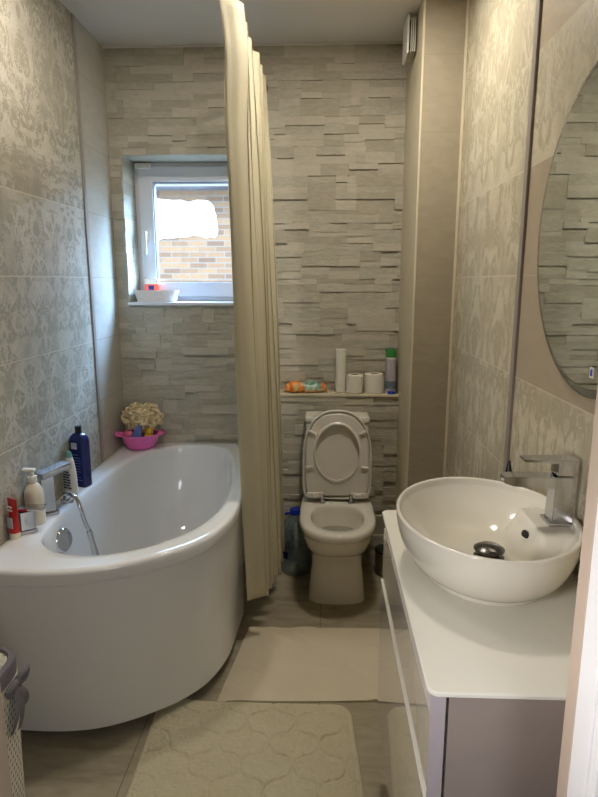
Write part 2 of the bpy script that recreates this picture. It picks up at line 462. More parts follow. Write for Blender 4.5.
# split-stone wall: courses of strips with differing projection
def stone_strips(bm, x0, x1, z0, z1, y, hole=None, seed=1, maxd=0.0115):
    rnd = random.Random(seed); z = z0
    cells = []
    while z < z1 - 1e-4:
        h = rnd.choice((0.056, 0.064, 0.072, 0.080))
        if z + h > z1 - 0.02: h = z1 - z
        x = x0 - rnd.uniform(0, 0.2)
        while x < x1:
            w = rnd.choice((0.10, 0.14, 0.19, 0.24)); a, b = max(x, x0), min(x + w, x1); x += w
            if b - a < 0.002: continue
            k = rnd.random(); q = rnd.choice((0.33, 0.5, 0.62)) * h
            if k < 0.72: cells += [(a, b, z, z + q), (a, b, z + q, z + h)]
            else:
                m = a + (b - a) * rnd.uniform(0.35, 0.65); cells += [(a, m, z, z + q), (a, m, z + q, z + h), (m, b, z, z + h * 0.55), (m, b, z + h * 0.55, z + h)]
        z += h
    for (ca, cb, cc, ce) in cells:
        parts = [(ca, cb, cc, ce)]
        d = rnd.choice((0.001, 0.002, 0.004, 0.006, 0.008, 0.010, maxd))
        if hole and not (cb <= hole[0] or ca >= hole[1] or ce <= hole[2] or cc >= hole[3]):
            parts = []
            if ca < hole[0]: parts.append((ca, hole[0], cc, ce))
            if cb > hole[1]: parts.append((hole[1], cb, cc, ce))
            if cc < hole[2]: parts.append((max(ca, hole[0]), min(cb, hole[1]), cc, hole[2]))
            if ce > hole[3]: parts.append((max(ca, hole[0]), min(cb, hole[1]), hole[3], ce))
        for a, b, c, e in parts:
            if b - a < 0.002 or e - c < 0.002: continue
            j = lambda: rnd.uniform(-0.0012, 0.0012)
            f = [bm.verts.new((a, y - d + j(), c)), bm.verts.new((b, y - d + j(), c)), bm.verts.new((b, y - d + j(), e)), bm.verts.new((a, y - d + j(), e))]
            k = [bm.verts.new((a, y + 0.01, c)), bm.verts.new((b, y + 0.01, c)), bm.verts.new((b, y + 0.01, e)), bm.verts.new((a, y + 0.01, e))]
            bm.faces.new(f)
            for i in range(4): bm.faces.new((f[i], f[(i + 1) % 4], k[(i + 1) % 4], k[i]))
bm = new()
hole = (WX0, WX1, WZ0, WZ1)
stone_strips(bm, XL, XCOL + 0.01, 0.5, ZC, YB, hole, 7)
bx0 = bm
# backing wall with the window opening
box(bm, XL - 0.1, WX0, YB + 0.008, YB + 0.30, 0, ZC); box(bm, WX1, XR + 0.1, YB + 0.008, YB + 0.30, 0, ZC)
box(bm, WX0, WX1, YB + 0.008, YB + 0.30, 0, WZ0); box(bm, WX0, WX1, YB + 0.008, YB + 0.30, WZ1, ZC)
struct('wall_back', bm, 'stone', angle=10)
bm = new(); stone_strips(bm, -0.40, XCOL + 0.01, 0, ZLEDGE - 0.013, YBOX, None, 21)
box(bm, -0.40, XCOL + 0.01, YBOX + 0.008, YB + 0.005, 0, ZLEDGE - 0.013)
struct('wall_back_boxing', bm, 'stone', angle=10)
struct('trim_6', box(new(), -0.40, XCOL, YBOX - 0.016, YB - 0.001, ZLEDGE - 0.013, ZLEDGE, 0.002), 'grout')
# window reveal lining
bm = new()
rnd = random.Random(5); z = WZ0
while z < WZ1:
    h = rnd.choice((0.03, 0.04, 0.048)); d = rnd.choice((0.0, 0.001, 0.002))
    box(bm, WX0 - 0.004, WX0 + 0.004 + d, YB - 0.012, YB + 0.20, z, min(z + h, WZ1)); z += h
struct('wall_window_reveal', bm, 'stone', angle=10)
struct('trim_7', box(new(), WX0 - 0.002, WX1, YB - 0.020, YB + 0.24, WZ0 - 0.012, WZ0 + 0.004, 0.003), 'pvc')

# window
wroot = bpy.data.objects.new('window_1', None); COL.objects.link(wroot); wroot['kind'] = 'structure'; wroot.location = (-0.67, 3.25, WZ0)
def frame(bm, x0, x1, z0, z1, y0, y1, w, bev=0.006):
    box(bm, x0, x0 + w, y0, y1, z0, z1, bev); box(bm, x1 - w, x1, y0, y1, z0, z1, bev)
    box(bm, x0 + w * 0.5, x1 - w * 0.5, y0 + 0.0005, y1 - 0.0005, z0, z0 + w, bev); box(bm, x0 + w * 0.5, x1 - w * 0.5, y0 + 0.0005, y1 - 0.0005, z1 - w, z1, bev)
    return bm
FX0, FX1, FZ0, FZ1, FY = WX0 + 0.003, WX1, WZ0 + 0.004, WZ1, 3.245
finish('window_frame', frame(new(), FX0, FX1, FZ0, FZ1, FY, FY + 0.07, 0.038), 'pvc', wroot)
finish('sash', frame(new(), FX0 + 0.018, FX1 - 0.018, FZ0 + 0.020, FZ1 - 0.018, FY - 0.016, FY + 0.055, 0.082, 0.01), 'pvc', wroot)
finish('gasket', frame(new(), FX0 + 0.094, FX1 - 0.094, FZ0 + 0.096, FZ1 - 0.094, FY - 0.008, FY + 0.04, 0.009, 0.001), 'gasket', wroot)
finish('pane', box(new(), FX0 + 0.098, FX1 - 0.098, FY + 0.012, FY + 0.018, FZ0 + 0.10, FZ1 - 0.098), 'pane', wroot)
hx = FX0 + 0.056
bm = new(); box(bm, hx - 0.013, hx + 0.013, FY - 0.026, FY - 0.015, 1.70, 1.77, 0.004); box(bm, hx - 0.008, hx + 0.008, FY - 0.052, FY - 0.024, 1.737, 1.755, 0.004)
box(bm, hx - 0.010, hx + 0.010, FY - 0.060, FY - 0.046, 1.635, 1.757, 0.006)
finish('window_handle', bm, 'white', wroot)
finish('sensor', box(new(), FX0 + 0.012, FX0 + 0.095, FY - 0.036, FY - 0.001, FZ1 - 0.035, FZ1 - 0.008, 0.005), 'white', wroot)

# doorway the photograph is taken through, and the hall behind the camera
DX0, DX1 = -0.468, 0.347
struct('wall_front', box(box(new(), XL - 0.12, DX0 - 0.02, 0.69, YF, 0, ZC), DX1 + 0.02, 1.2, 0.69, YF, 0, ZC), 'tile_r')
struct('wall_front_top', box(new(), DX0 - 0.02, DX1 + 0.02, 0.69, YF, 2.07, ZC), 'tile_r')
def jamb(nm, x0, x1, mt, y0, y1): return struct(nm, box(new(), x0, x1, y0, y1, 0, 2.07, 0.003), mt)
jamb('trim_8', DX1, DX1 + 0.03, 'jamb', 0.719, YF)
jamb('trim_13', DX1 + 0.0005, DX1 + 0.03, 'jamb_white', 0.672, 0.7195)
jamb('trim_9', DX0 - 0.03, DX0, 'jamb', 0.672, YF)
jamb('trim_10', DX1 + 0.004, DX1 + 0.09, 'jamb_white', 0.655, 0.673)
jamb('trim_11', DX0 - 0.09, DX0 - 0.004, 'jamb_white', 0.655, 0.673)
struct('trim_12', box(new(), DX0 - 0.09, DX1 + 0.09, 0.655, 0.673, 2.07, 2.15, 0.003), 'jamb_white')
struct('wall_hall_left', box(new(), -1.2, -1.1, -1.3, 0.69, 0, 2.5), 'hall')
struct('wall_hall_right', box(new(), 1.1, 1.2, -1.3, 0.69, 0, 2.5), 'hall')
struct('wall_hall_back', box(new(), -1.2, 1.2, -1.4, -1.3, 0, 2.5), 'hall')
struct('ceiling_hall', box(new(), -1.2, 1.2, -1.4, 0.69, 2.5, 2.6), 'ceiling')

# outside: neighbouring house seen through the pane
house = thing('neighbour_house', 'sunlit brick house wall seen through the window', 'building', (-2.0, 8.6, -0.3))
finish('brick_wall', box(new(), -7, 3, 8.6, 8.9, -0.3, 2.74), 'brick', house)
bm = new()
pr = random.Random(3)
ring = []
for (a, b) in ((-2.45, 2.12), (-2.2, 2.09), (-1.85, 2.12), (-1.53, 2.11), (-1.50, 2.3), (-1.54, 2.50), (-1.62, 2.58), (-2.0, 2.59), (-2.45, 2.60)):
    ring.append((a, b))
ring = [(p.x, p.y) for p in catmull([(a, b, 0) for a, b in ring], 4, True)]
loft(bm, [[(a + pr.uniform(-.01, .01), 8.585, b + pr.uniform(-.02, .02)) for a, b in ring], [(a, 8.61, b) for a, b in ring]])
finish('white_patch', bm, 'house_white', house)  # plain white irregular patch on the brick wall
finish('eave', box(box(new(), -7, 3, 8.2, 8.9, 2.74, 2.80), -7, 3, 8.12, 8.2, 2.72, 2.90), 'eave', house)
struct('ground', box(new(), -12, 12, 3.5, 16, -0.4, -0.3), 'ground')

# ------------------------------------------------------------------ bathtub
tub = thing('bathtub', 'white asymmetric corner bathtub with curved front panel under the window', 'bathtub', (-0.70, 2.35, 0))
TC = Vector((-0.70, 2.38, 0)); RZ = 0.645
OUT = [(-1.056, 1.602), (-0.97, 1.594), (-0.88, 1.590), (-0.806, 1.594), (-0.735, 1.606), (-0.669, 1.628), (-0.60, 1.662), (-0.536, 1.703), (-0.457, 1.766), (-0.392, 1.846), (-0.352, 1.936), (-0.329, 2.03),
       (-0.320, 2.13), (-0.321, 2.25), (-0.328, 2.37), (-0.342, 2.50), (-0.366, 2.66), (-0.405, 2.86), (-0.450, 3.05)]
OUT = [(p.x, p.y) for p in catmull([(a, b, 0) for a, b in OUT], 6)] + [(-0.6, 3.05), (-0.8, 3.05), (-1.056, 3.05), (-1.056, 2.7), (-1.056, 2.3), (-1.056, 1.9)]
INN = [(-0.966, 1.93), (-0.945, 1.83), (-0.879, 1.752), (-0.79, 1.718), (-0.704, 1.722), (-0.63, 1.748), (-0.561, 1.792), (-0.485, 1.872), (-0.431, 1.962), (-0.398, 2.07), (-0.383, 2.17), (-0.379, 2.3), (-0.388, 2.446), (-0.41, 2.60), (-0.44, 2.76), (-0.485, 2.89), (-0.57, 2.965),
       (-0.68, 2.985), (-0.79, 2.955), (-0.865, 2.87), (-0.915, 2.74), (-0.955, 2.55), (-0.972, 2.3), (-0.975, 2.1)]
INN = [(p.x, p.y) for p in catmull([(a, b, 0) for a, b in INN], 6, True)]
def radial(poly, th):
    d = Vector((math.cos(th), math.sin(th))); best = None
    for i in range(len(poly)):
        a = Vector(poly[i]) - TC.xy; b = Vector(poly[(i + 1) % len(poly)]) - TC.xy; e = b - a
        den = d.x * e.y - d.y * e.x
        if abs(den) < 1e-12: continue
        t = (a.x * e.y - a.y * e.x) / den; u = (a.x * d.y - a.y * d.x) / den
        if t > 0 and -1e-9 <= u <= 1 + 1e-9 and (best is None or t > best): best = t
    return best
TN = 160
TH = [2 * PI * i / TN for i in range(TN)]
# add exact wall corners
for (cx, cy) in ((-1.056, 3.05), (-0.45, 3.05), (-1.056, 1.602)):
    a = math.atan2(cy - TC.y, cx - TC.x) % (2 * PI)
    k = min(range(TN), key=lambda i: abs(TH[i] - a)); TH[k] = a
RO = [radial(OUT, t) for t in TH]; RI = [radial(INN, t) for t in TH]
def ring(r, z): return [(TC.x + r[i] * math.cos(TH[i]), TC.y + r[i] * math.sin(TH[i]), z) for i in range(TN)]
def off(r, d): return [x + d for x in r]
def lerp(a, b, t): return [x + (y - x) * t for x, y in zip(a, b)]
def wallsafe(rg):  # keep the wall and back sides flat
    return rg
# floor of the basin: smaller rounded shape
FL = []
for i, t in enumerate(TH):
    s = RI[i]
    q = max(0, min(1, math.sin(t))); FL.append(s * (0.80 - 0.14 * q * q * (3 - 2 * q)))
bm = new()
rings = [ring(off(RO, -0.012), RZ - 0.048), ring(off(RO, -0.002), RZ - 0.046), ring(off(RO, 0.0), RZ - 0.040), ring(off(RO, 0.0), RZ - 0.012), ring(off(RO, -0.003), RZ - 0.004), ring(off(RO, -0.010), RZ)]
rings += [ring(lerp(off(RO, -0.010), off(RI, 0.010), k / 4), RZ) for k in (1, 2, 3)]
rings += [ring(off(RI, 0.010), RZ), ring(off(RI, 0.003), RZ - 0.004), ring(off(RI, -0.003), RZ - 0.014)]
for k in range(1, 13):
    t = k / 12
    rr = lerp(off(RI, -0.004), FL, t ** 2.0)
    rings.append(ring(rr, RZ - 0.016 - (RZ - 0.215) * (1 - (1 - t) ** 1.25) * 0.98))
rings += [ring([x * 0.93 for x in FL], 0.205), ring([x * 0.5 for x in FL], 0.198), ring([x * 0.1 for x in FL], 0.196)]
loft(bm, rings, False, True)
finish('tub_shell', bm, 'acrylic', tub, angle=50)
# front panel
bm = new()
pr_ = [i for i in range(TN) if True]
LOWR = [r - 0.010 - 0.048 * max(0.0, -math.sin(t)) for r, t in zip(RO, TH)]
rings = [ring(off(LOWR, -0.02), 0.05), ring(off(LOWR, -0.004), 0.05), ring(LOWR, 0.054), ring(off(RO, -0.010), RZ - 0.056), ring(off(RO, -0.014), RZ - 0.052)]
loft(bm, rings, False, False)
finish('front_panel', bm, 'acrylic', tub, angle=50)
bm = new(); loft(bm, [ring(off(RO, -0.016), RZ - 0.053), ring(off(RO, -0.016), RZ - 0.047)], False, False)
finish('panel_joint', bm, 'dark', tub)
for (fx, fy) in ((-0.9, 1.80), (-0.62, 1.88), (-0.45, 2.3), (-0.9, 2.8), (-0.55, 2.85)):
    finish('foot', lathe(new(), [(0.02, 0.0), (0.02, 0.20)], (fx, fy, 0), 12), 'dark', tub)
# overflow rosette on the inner wall by the mixer
cd_ = Vector((-0.970, 2.017, 0.550)); nrm = Vector((0.93, -0.28, 0.16)).normalized()
rq = nrm.to_track_quat('Z', 'Y').to_matrix().to_4x4()
bm = new(); lathe(bm, [(0.045, -0.004), (0.045, 0.014), (0.039, 0.020), (0.010, 0.021)], (0, 0, 0), 28)
bmesh.ops.transform(bm, matrix=Matrix.Translation(cd_) @ rq, verts=bm.verts)
ovf = finish('overflow_cover', bm, 'chrome', tub)

# ------------------------------------------------------------------ bath mixer and hand shower
mix_ = thing('bath_mixer', 'square chrome bath mixer standing on the tub rim by the patterned wall', 'tap', (-1.00, 2.0, RZ))
def rot_box(bm, c, sx, sy, sz, rz=0, rx=0, ry=0, bev=0.002):
    m = Matrix.Translation(c) @ Matrix.Rotation(rz, 4, 'Z') @ Matrix.Rotation(ry, 4, 'Y') @ Matrix.Rotation(rx, 4, 'X')
    return box(bm, -sx / 2, sx / 2, -sy / 2, sy / 2, -sz / 2, sz / 2, bev, 2, m)
RA = math.radians(40)
bm = new(); rot_box(bm, (-1.016, 2.040, RZ + 0.006), 0.058, 0.058, 0.012, RA); rot_box(bm, (-1.016, 2.040, RZ + 0.082), 0.044, 0.036, 0.145, RA)
finish('column', bm, 'chrome', mix_)
bm = new(); rot_box(bm, (-0.998, 2.062, RZ + 0.163), 0.125, 0.050, 0.024, math.radians(62), 0, math.radians(-6))
finish('spout', bm, 'chrome', mix_)
bm = new(); rot_box(bm, (-1.020, 1.882, RZ + 0.006), 0.056, 0.056, 0.012, RA); rot_box(bm, (-1.020, 1.882, RZ + 0.045), 0.045, 0.045, 0.066, RA)
finish('valve_body', bm, 'chrome', mix_)
bm = new(); rot_box(bm, (-1.004, 1.886, RZ + 0.085), 0.096, 0.044, 0.010, math.radians(8)); finish('lever', bm, 'chrome', mix_)
bm = new(); lathe(bm, [(0.026, 0), (0.026, 0.010), (0.016, 0.014), (0.016, 0.028)], (-1.000, 2.165, RZ), 20); finish('hose_outlet', bm, 'chrome', mix_)
sh = thing('hand_shower', 'chrome hand shower on a ribbed hose hanging from the rim into the tub', 'shower', (-0.95, 2.1, RZ))
hp = catmull([(-1.000, 2.165, RZ + 0.029), (-0.990, 2.12, RZ + 0.047), (-0.966, 2.10, RZ + 0.060), (-0.930, 2.085, RZ + 0.046), (-0.912, 2.075, RZ + 0.010), (-0.898, 2.075, RZ - 0.045), (-0.886, 2.08, RZ - 0.085)], 14)
bm = new(); tube(bm, hp, [0.0075 + 0.0009 * (k % 2) for k in range(len(hp))], 12); finish('hose', bm, 'chrome', sh)
hp = [(-0.886, 2.08, RZ - 0.083), (-0.882, 2.08, RZ - 0.105), (-0.878, 2.08, RZ - 0.125)]
bm = new(); tube(bm, hp, [0.011, 0.012, 0.010], 14); finish('ferrule', bm, 'chrome', sh)
hp = [(-0.878, 2.08, RZ - 0.123), (-0.866, 2.08, RZ - 0.19), (-0.845, 2.08, RZ - 0.27), (-0.82, 2.08, RZ - 0.33)]
bm = new(); tube(bm, hp, [0.010, 0.014, 0.017, 0.02], 16); finish('handle', bm, 'chrome', sh)

# ------------------------------------------------------------------ bottles on the rim
def bottle_at(nm, label, loc, rz=0): return thing(nm, label, 'bottle', loc, rz)
# red tube standing on its cap
t = thing('cream_tube', 'red squeeze tube standing on its cap at the near end of the tub rim', 'tube', (-1.034, 1.828, RZ), math.radians(-28))
bm = new(); lathe(bm, [(0.017, 0.0), (0.017, 0.022)], (0, 0, 0), 24); finish('cap', bm, 'cream', t, False)
bm = new()
n = 28; rings = []
for k in range(9):
    f = k / 8; a = 0.0195 + 0.0060 * f; b = 0.0165 * (1 - f) + 0.0015
    rings.append([(a * math.cos(2 * PI * i / n), b * math.sin(2 * PI * i / n), 0.022 + 0.118 * f) for i in range(n)])
loft(bm, rings); finish('tube_body', bm, 'red', t, False)
bm = new(); box(bm, -0.013, 0.013, -0.0165, -0.0130, 0.040, 0.078, 0.001); lb = finish('label_panel', bm, 'label', t, False); lb['label'] = 'grey printed panel'
bm = new()
for k, wd in ((0, 0.018), (1, 0.024)): box(bm, -wd / 2, wd / 2, -0.0115 + k * -0.0012, -0.0085 - k * 0.001, 0.110 - k * 0.011, 0.116 - k * 0.011, 0.0005)
lb = finish('lettering', bm, 'white', t, False); lb['label'] = 'white lettering'
# white pump bottle
t = bottle_at('pump_bottle', 'white pump bottle standing behind the mixer lever on the tub rim', (-1.024, 1.956, RZ))
bm = new(); lathe(bm, [(0.030, 0), (0.033, 0.004), (0.033, 0.105), (0.031, 0.125), (0.022, 0.142), (0.014, 0.150), (0.014, 0.158)], (0, 0, 0), 32); finish('bottle_body', bm, 'cream', t, False)
bm = new(); lathe(bm, [(0.0155, 0.156), (0.0155, 0.176), (0.008, 0.178), (0.006, 0.196)], (0, 0, 0), 20); finish('collar', bm, 'white', t, False)
bm = new(); box(bm, -0.034, 0.012, -0.010, 0.010, 0.192, 0.204, 0.004); finish('pump_head', bm, 'white', t, False)
# white shampoo bottle
t = bottle_at('shampoo_bottle', 'white rounded shampoo bottle with a printed label, right of the mixer spout', (-1.012, 2.235, RZ), math.radians(-25))
bm = new()
pf = [(0.026, 0), (0.030, 0.004), (0.031, 0.03), (0.030, 0.07), (0.027, 0.11), (0.021, 0.145), (0.015, 0.162)]
lathe(bm, pf, (0, 0, 0), 32, sx=1.0, sy=0.66); finish('bottle_body', bm, 'white', t, False)
bm = new(); lathe(bm, [(0.0155, 0.161), (0.0125, 0.178), (0.008, 0.184)], (0, 0, 0), 24, sx=1.0, sy=0.7); c = finish('cap', bm, 'teal', t, False); c['label'] = 'blue-green flip cap'
bm = new()
pr = random.Random(2)
for r in range(7):
    zz = 0.035 + r * 0.011; xx = -0.017
    while xx < 0.014:
        w = pr.uniform(0.003, 0.008); box(bm, xx, xx + w, -0.0212, -0.0172, zz, zz + 0.005); xx += w + 0.002
finish('label_print', bm, 'print', t, False)
# navy bottle
t = bottle_at('navy_bottle', 'tall navy blue flat bottle with black cap, farthest on the left tub rim', (-1.018, 2.355, RZ), math.radians(-20))
bm = new(); lathe(bm, [(0.036, 0), (0.040, 0.005), (0.040, 0.195), (0.037, 0.212), (0.024, 0.226), (0.013, 0.231), (0.013, 0.238)], (0, 0, 0), 40, sx=1.0, sy=0.62, power=4.5); finish('bottle_body', bm, 'navy', t, False)
bm = new(); lathe(bm, [(0.0135, 0.233), (0.0135, 0.258), (0.012, 0.260)], (0, 0, 0), 20); finish('cap', bm, 'black', t, False)
bm = new(); box(bm, -0.020, 0.008, -0.0275, -0.0240, 0.165, 0.192, 0.0008); lb = finish('label_panel', bm, 'label', t, False); lb['label'] = 'small grey label near the shoulder'
bm = new()
for r in range(10):
    zz = 0.03 + r * 0.012; box(bm, -0.026, -0.026 + pr.uniform(0.03, 0.05), -0.0262, -0.0240, zz, zz + 0.003)
lb = finish('label_print', bm, plain('blue_print', (96, 108, 160), 0.5), t, False); lb['label'] = 'faint lines of print'

# pink basin with toys
PB = Vector((-0.940, 2.925, RZ))
t = thing('toy_basin', 'pink plastic two-handled basin in the far left corner of the tub rim', 'basin', PB, math.radians(10))
bm = new(); n = 40
prof = [(0.055, 0.0), (0.070, 0.008), (0.084, 0.034), (0.094, 0.070), (0.102, 0.076), (0.100, 0.080), (0.091, 0.076), (0.081, 0.038), (0.064, 0.012), (0.01, 0.010)]
lathe(bm, prof, (0, 0, 0), n, sx=1.0, sy=0.78); finish('bowl', bm, 'pink', t, False)
for s in (-1, 1):
    bm = new(); pts = catmull([(s * 0.090, -0.032, 0.076), (s * 0.112, -0.026, 0.080), (s * 0.122, 0.0, 0.083), (s * 0.112, 0.026, 0.080), (s * 0.090, 0.032, 0.076)], 6)
    tube(bm, pts, 0.0065, 8); finish('handle', bm, 'pink', t, False)
# contents
lo = new(); pr = random.Random(11)
ball(lo, (0, 0, 0), 0.050, 1.1, 0.8, 0.85, 24)
for k in range(90):
    d = Vector((pr.gauss(0, 1), pr.gauss(0, 1), pr.gauss(0, 0.8))).normalized()
    c = Vector((d.x * 0.055, d.y * 0.038, d.z * 0.043)); a = d.orthogonal().normalized(); b = d.cross(a); ph = pr.uniform(0, PI)
    u = a * math.cos(ph) + b * math.sin(ph)
    pts = [c - u * 0.022 - d * 0.008, c - u * 0.012 + d * 0.008, c + d * pr.uniform(0.008, 0.02), c + u * 0.012 + d * 0.008, c + u * 0.022 - d * 0.008]
    tube(lo, catmull(pts, 3), 0.0045, 6)
o = finish('bath_pouf', lo, 'loofah', None, loc=PB + Vector((0.000, 0.046, 0.156)))
o.scale = (1.5, 1.25, 1.35); tag(o, 'cream net bath pouf heaped at the back of the pink basin', 'bath pouf')
t = thing('toy_boat', 'blue rubber wedge toy in the middle of the pink basin', 'toy', PB + Vector((-0.016, -0.024, 0.018)), 0.1)
t.scale = (1.1, 0.9, 1.3)
bm = new(); loft(bm, [[(-0.038, -0.018, 0), (0.030, -0.018, 0), (0.030, 0.018, 0), (-0.038, 0.018, 0)], [(-0.026, -0.017, 0.03), (0.030, -0.017, 0.04), (0.030, 0.017, 0.04), (-0.026, 0.017, 0.03)], [(0.006, -0.008, 0.082), (0.024, -0.008, 0.090), (0.024, 0.008, 0.090), (0.006, 0.008, 0.082)]])
bmesh.ops.bevel(bm, geom=list(bm.edges), offset=0.006, segments=3, affect='EDGES'); finish('toy_body', bm, 'toyblue', t, False)
t = thing('toy_duck', 'yellow rubber duck at the right in the pink basin', 'toy', PB + Vector((0.050, -0.012, 0.040)), -0.6)
t.scale = (1.0, 1.0, 1.1)
bm = new(); ball(bm, (0, 0, 0.022), 0.026, 1.1, 0.85, 0.8); ball(bm, (-0.020, 0, 0.040), 0.008, 1.6, 0.8, 0.7); finish('duck_body', bm, 'yellow', t, False)
bm = new(); ball(bm, (0.012, -0.004, 0.052), 0.017); finish('duck_head', bm, 'yellow', t, False)
bm = new(); ball(bm, (0.028, -0.006, 0.050), 0.007, 1.3, 1.0, 0.5); finish('beak', bm, 'orange', t, False)
o = finish('toy_ball', ball(new(), (0, 0, 0), 0.026, 1, 1, 0.95), 'toypink', None, loc=PB + Vector((-0.060, 0.002, 0.072)))
o.scale = (1.05, 1.05, 1.05); tag(o, 'rose pink rubber ball at the left in the pink basin', 'toy')

# ------------------------------------------------------------------ toilet
TX = 0.076
toi = thing('toilet', 'white ceramic toilet with its lid and seat raised against the cistern', 'toilet', (TX, 2.68, 0))
def dring(w, yf, yb, z, nf=2.3, nb=5.0, yc=2.62, n=192):
    out = []
    for i in range(n):
        a = 2 * PI * i / n; ca, sa = math.cos(a), math.sin(a); p = nf if sa < 0 else nb
        x = w * math.copysign(abs(ca) ** (2 / p), ca); l = (yc - yf) if sa < 0 else (yb - yc)
        out.append((TX + x, yc + l * math.copysign(abs(sa) ** (2 / p), sa), z))
    return out
bm = new()
YBK = 2.945
dp = lambda w, yf, z: dring(w, yf, YBK, z, 2.7)
rings = [dp(0.137, 2.545, 0.0), dp(0.136, 2.545, 0.012), dp(0.131, 2.554, 0.06), dp(0.123, 2.564, 0.14), dp(0.118, 2.566, 0.18), dp(0.118, 2.562, 0.215), dp(0.121, 2.550, 0.238),
         dp(0.127, 2.522, 0.254), dp(0.137, 2.480, 0.274), dring(0.148, 2.442, YBK, 0.300, 2.6), dring(0.157, 2.415, YBK, 0.33, 2.5), dring(0.162, 2.402, YBK, 0.356, 2.4), dring(0.164, 2.398, YBK, 0.372, 2.3),
         dring(0.172, 2.392, YBK, 0.378), dring(0.177, 2.378, YBK, 0.388), dring(0.1785, 2.374, YBK, 0.404), dring(0.176, 2.378, YBK, 0.416), dring(0.168, 2.388, YBK - 0.004, 0.4215)]
E = lambda w, a, b, z: dring(w, a, b, z, 2.15, 2.3, (a + b) / 2 + 0.02)
rings += [E(0.128, 2.428, 2.748, 0.4215), E(0.123, 2.434, 2.742, 0.417), E(0.121, 2.438, 2.738, 0.40), E(0.118, 2.445, 2.730, 0.36), E(0.104, 2.470, 2.712, 0.31), E(0.074, 2.560, 2.70, 0.25), E(0.04, 2.61, 2.68, 0.21), E(0.015, 2.635, 2.66, 0.20)]
loft(bm, rings, True, True); finish('bowl', bm, 'ceramic', toi, angle=60)
bm = new(); loft(bm, [E(0.107, 2.462, 2.715, 0.322), E(0.106, 2.463, 2.714, 0.3225)]); finish('water', bm, 'water', toi)  # water raised, its grey also paints the shade low in the bowl
finish('cistern', box(new(), TX - 0.155, TX + 0.155, 2.822, 2.945, 0.42, 0.815, 0.014, 3), 'ceramic', toi)
finish('cistern_lid', box(new(), TX - 0.160, TX + 0.160, 2.814, 2.946, 0.815, 0.846, 0.010, 3), 'ceramic', toi)
bm = new(); lathe(bm, [(0.024, 0), (0.024, 0.006), (0.020, 0.008)], (TX, 2.88, 0.845), 24); finish('flush_button', bm, 'chrome', toi)
# raised lid and seat: outlines in (x, height) leaning back slightly
def lid_outline(hw, h0, h1, n=64):
    pts = []; hc = h0 + 0.20
    for i in range(n):
        a = 2 * PI * i / n; ca, sa = math.cos(a), math.sin(a); p = 2.35 if sa > 0 else 9.0
        pts.append((hw * math.copysign(abs(ca) ** (2 / p), ca), hc + ((h1 - hc) if sa > 0 else (hc - h0)) * math.copysign(abs(sa) ** (2 / p), sa)))
    return pts
LEAN = math.radians(2.0)
def up(pts, d, k=1.0):   # to world: lean about the hinge at y = 2.79
    out = []
    for x, h in pts:
        hh = h - 0.43
        out.append((TX + x, 2.792 + hh * math.sin(LEAN) - d, 0.43 + hh * math.cos(LEAN)))
    return out
bm = new()
o0 = lid_outline(0.170, 0.434, 0.884)
sc = lambda pts, d: [(x * (1 - d / 0.17), 0.655 + (h - 0.655) * (1 - d / 0.225)) for x, h in pts]
rings = [up(sc(o0, 0.02), -0.016), up(sc(o0, 0.004), -0.012), up(o0, -0.004), up(o0, 0.010), up(sc(o0, 0.003), 0.013), up(sc(o0, 0.008), 0.011), up(sc(o0, 0.011), 0.0)]
loft(bm, rings); finish('lid', bm, 'seatp', toi)
bm = new()
o1 = lid_outline(0.155, 0.452, 0.868)
hole_ = [(0.107 * math.cos(2 * PI * i / 64), 0.672 + (0.138 if math.sin(2 * PI * i / 64) < 0 else 0.142) * math.sin(2 * PI * i / 64)) for i in range(64)]
hs = lambda k: [(x * k, 0.672 + (h - 0.672) * k) for x, h in hole_]
R = [up(o1, 0.002), up(o1, 0.010), up(sc(o1, 0.005), 0.015), up(hs(1.10), 0.017), up(hs(1.05), 0.023), up(hs(1.0), 0.023), up(hs(0.985), 0.018), up(hs(1.0), 0.004)]
rr = loft(bm, R, False, False)
for i in range(64): bm.faces.new((rr[-1][i], rr[-1][(i + 1) % 64], rr[0][(i + 1) % 64], rr[0][i]))
seat = finish('seat', bm, 'seatp', toi)
for (x, h, a) in ((-0.122, 0.775, 0.5), (0.122, 0.775, -0.5), (-0.136, 0.600, -0.12), (0.136, 0.600, 0.12)):
    p = Vector(up([(x, h)], 0.020)[0]); bm = new()
    box(bm, -0.019, 0.019, -0.006, 0.006, -0.007, 0.007, 0.004, 3, Matrix.Translation(p) @ Matrix.Rotation(a, 4, 'Y'))
    finish('bumper', bm, 'white', seat)
for s in (-1, 1):
    bm = new(); box(bm, TX + s * 0.108 - 0.040, TX + s * 0.108 + 0.040, 2.762, 2.778, 0.446, 0.474, 0.005); box(bm, TX + s * 0.105 - 0.014, TX + s * 0.105 + 0.014, 2.752, 2.766, 0.448, 0.470, 0.004)
    hb = finish('hinge', bm, 'white', toi)
    bm = new(); lathe(bm, [(0.017, 0.4205), (0.017, 0.427), (0.010, 0.429), (0.010, 0.462), (0.008, 0.466)], (TX + s * 0.070, 2.766, 0), 20); finish('hinge_post', bm, 'chrome', hb)

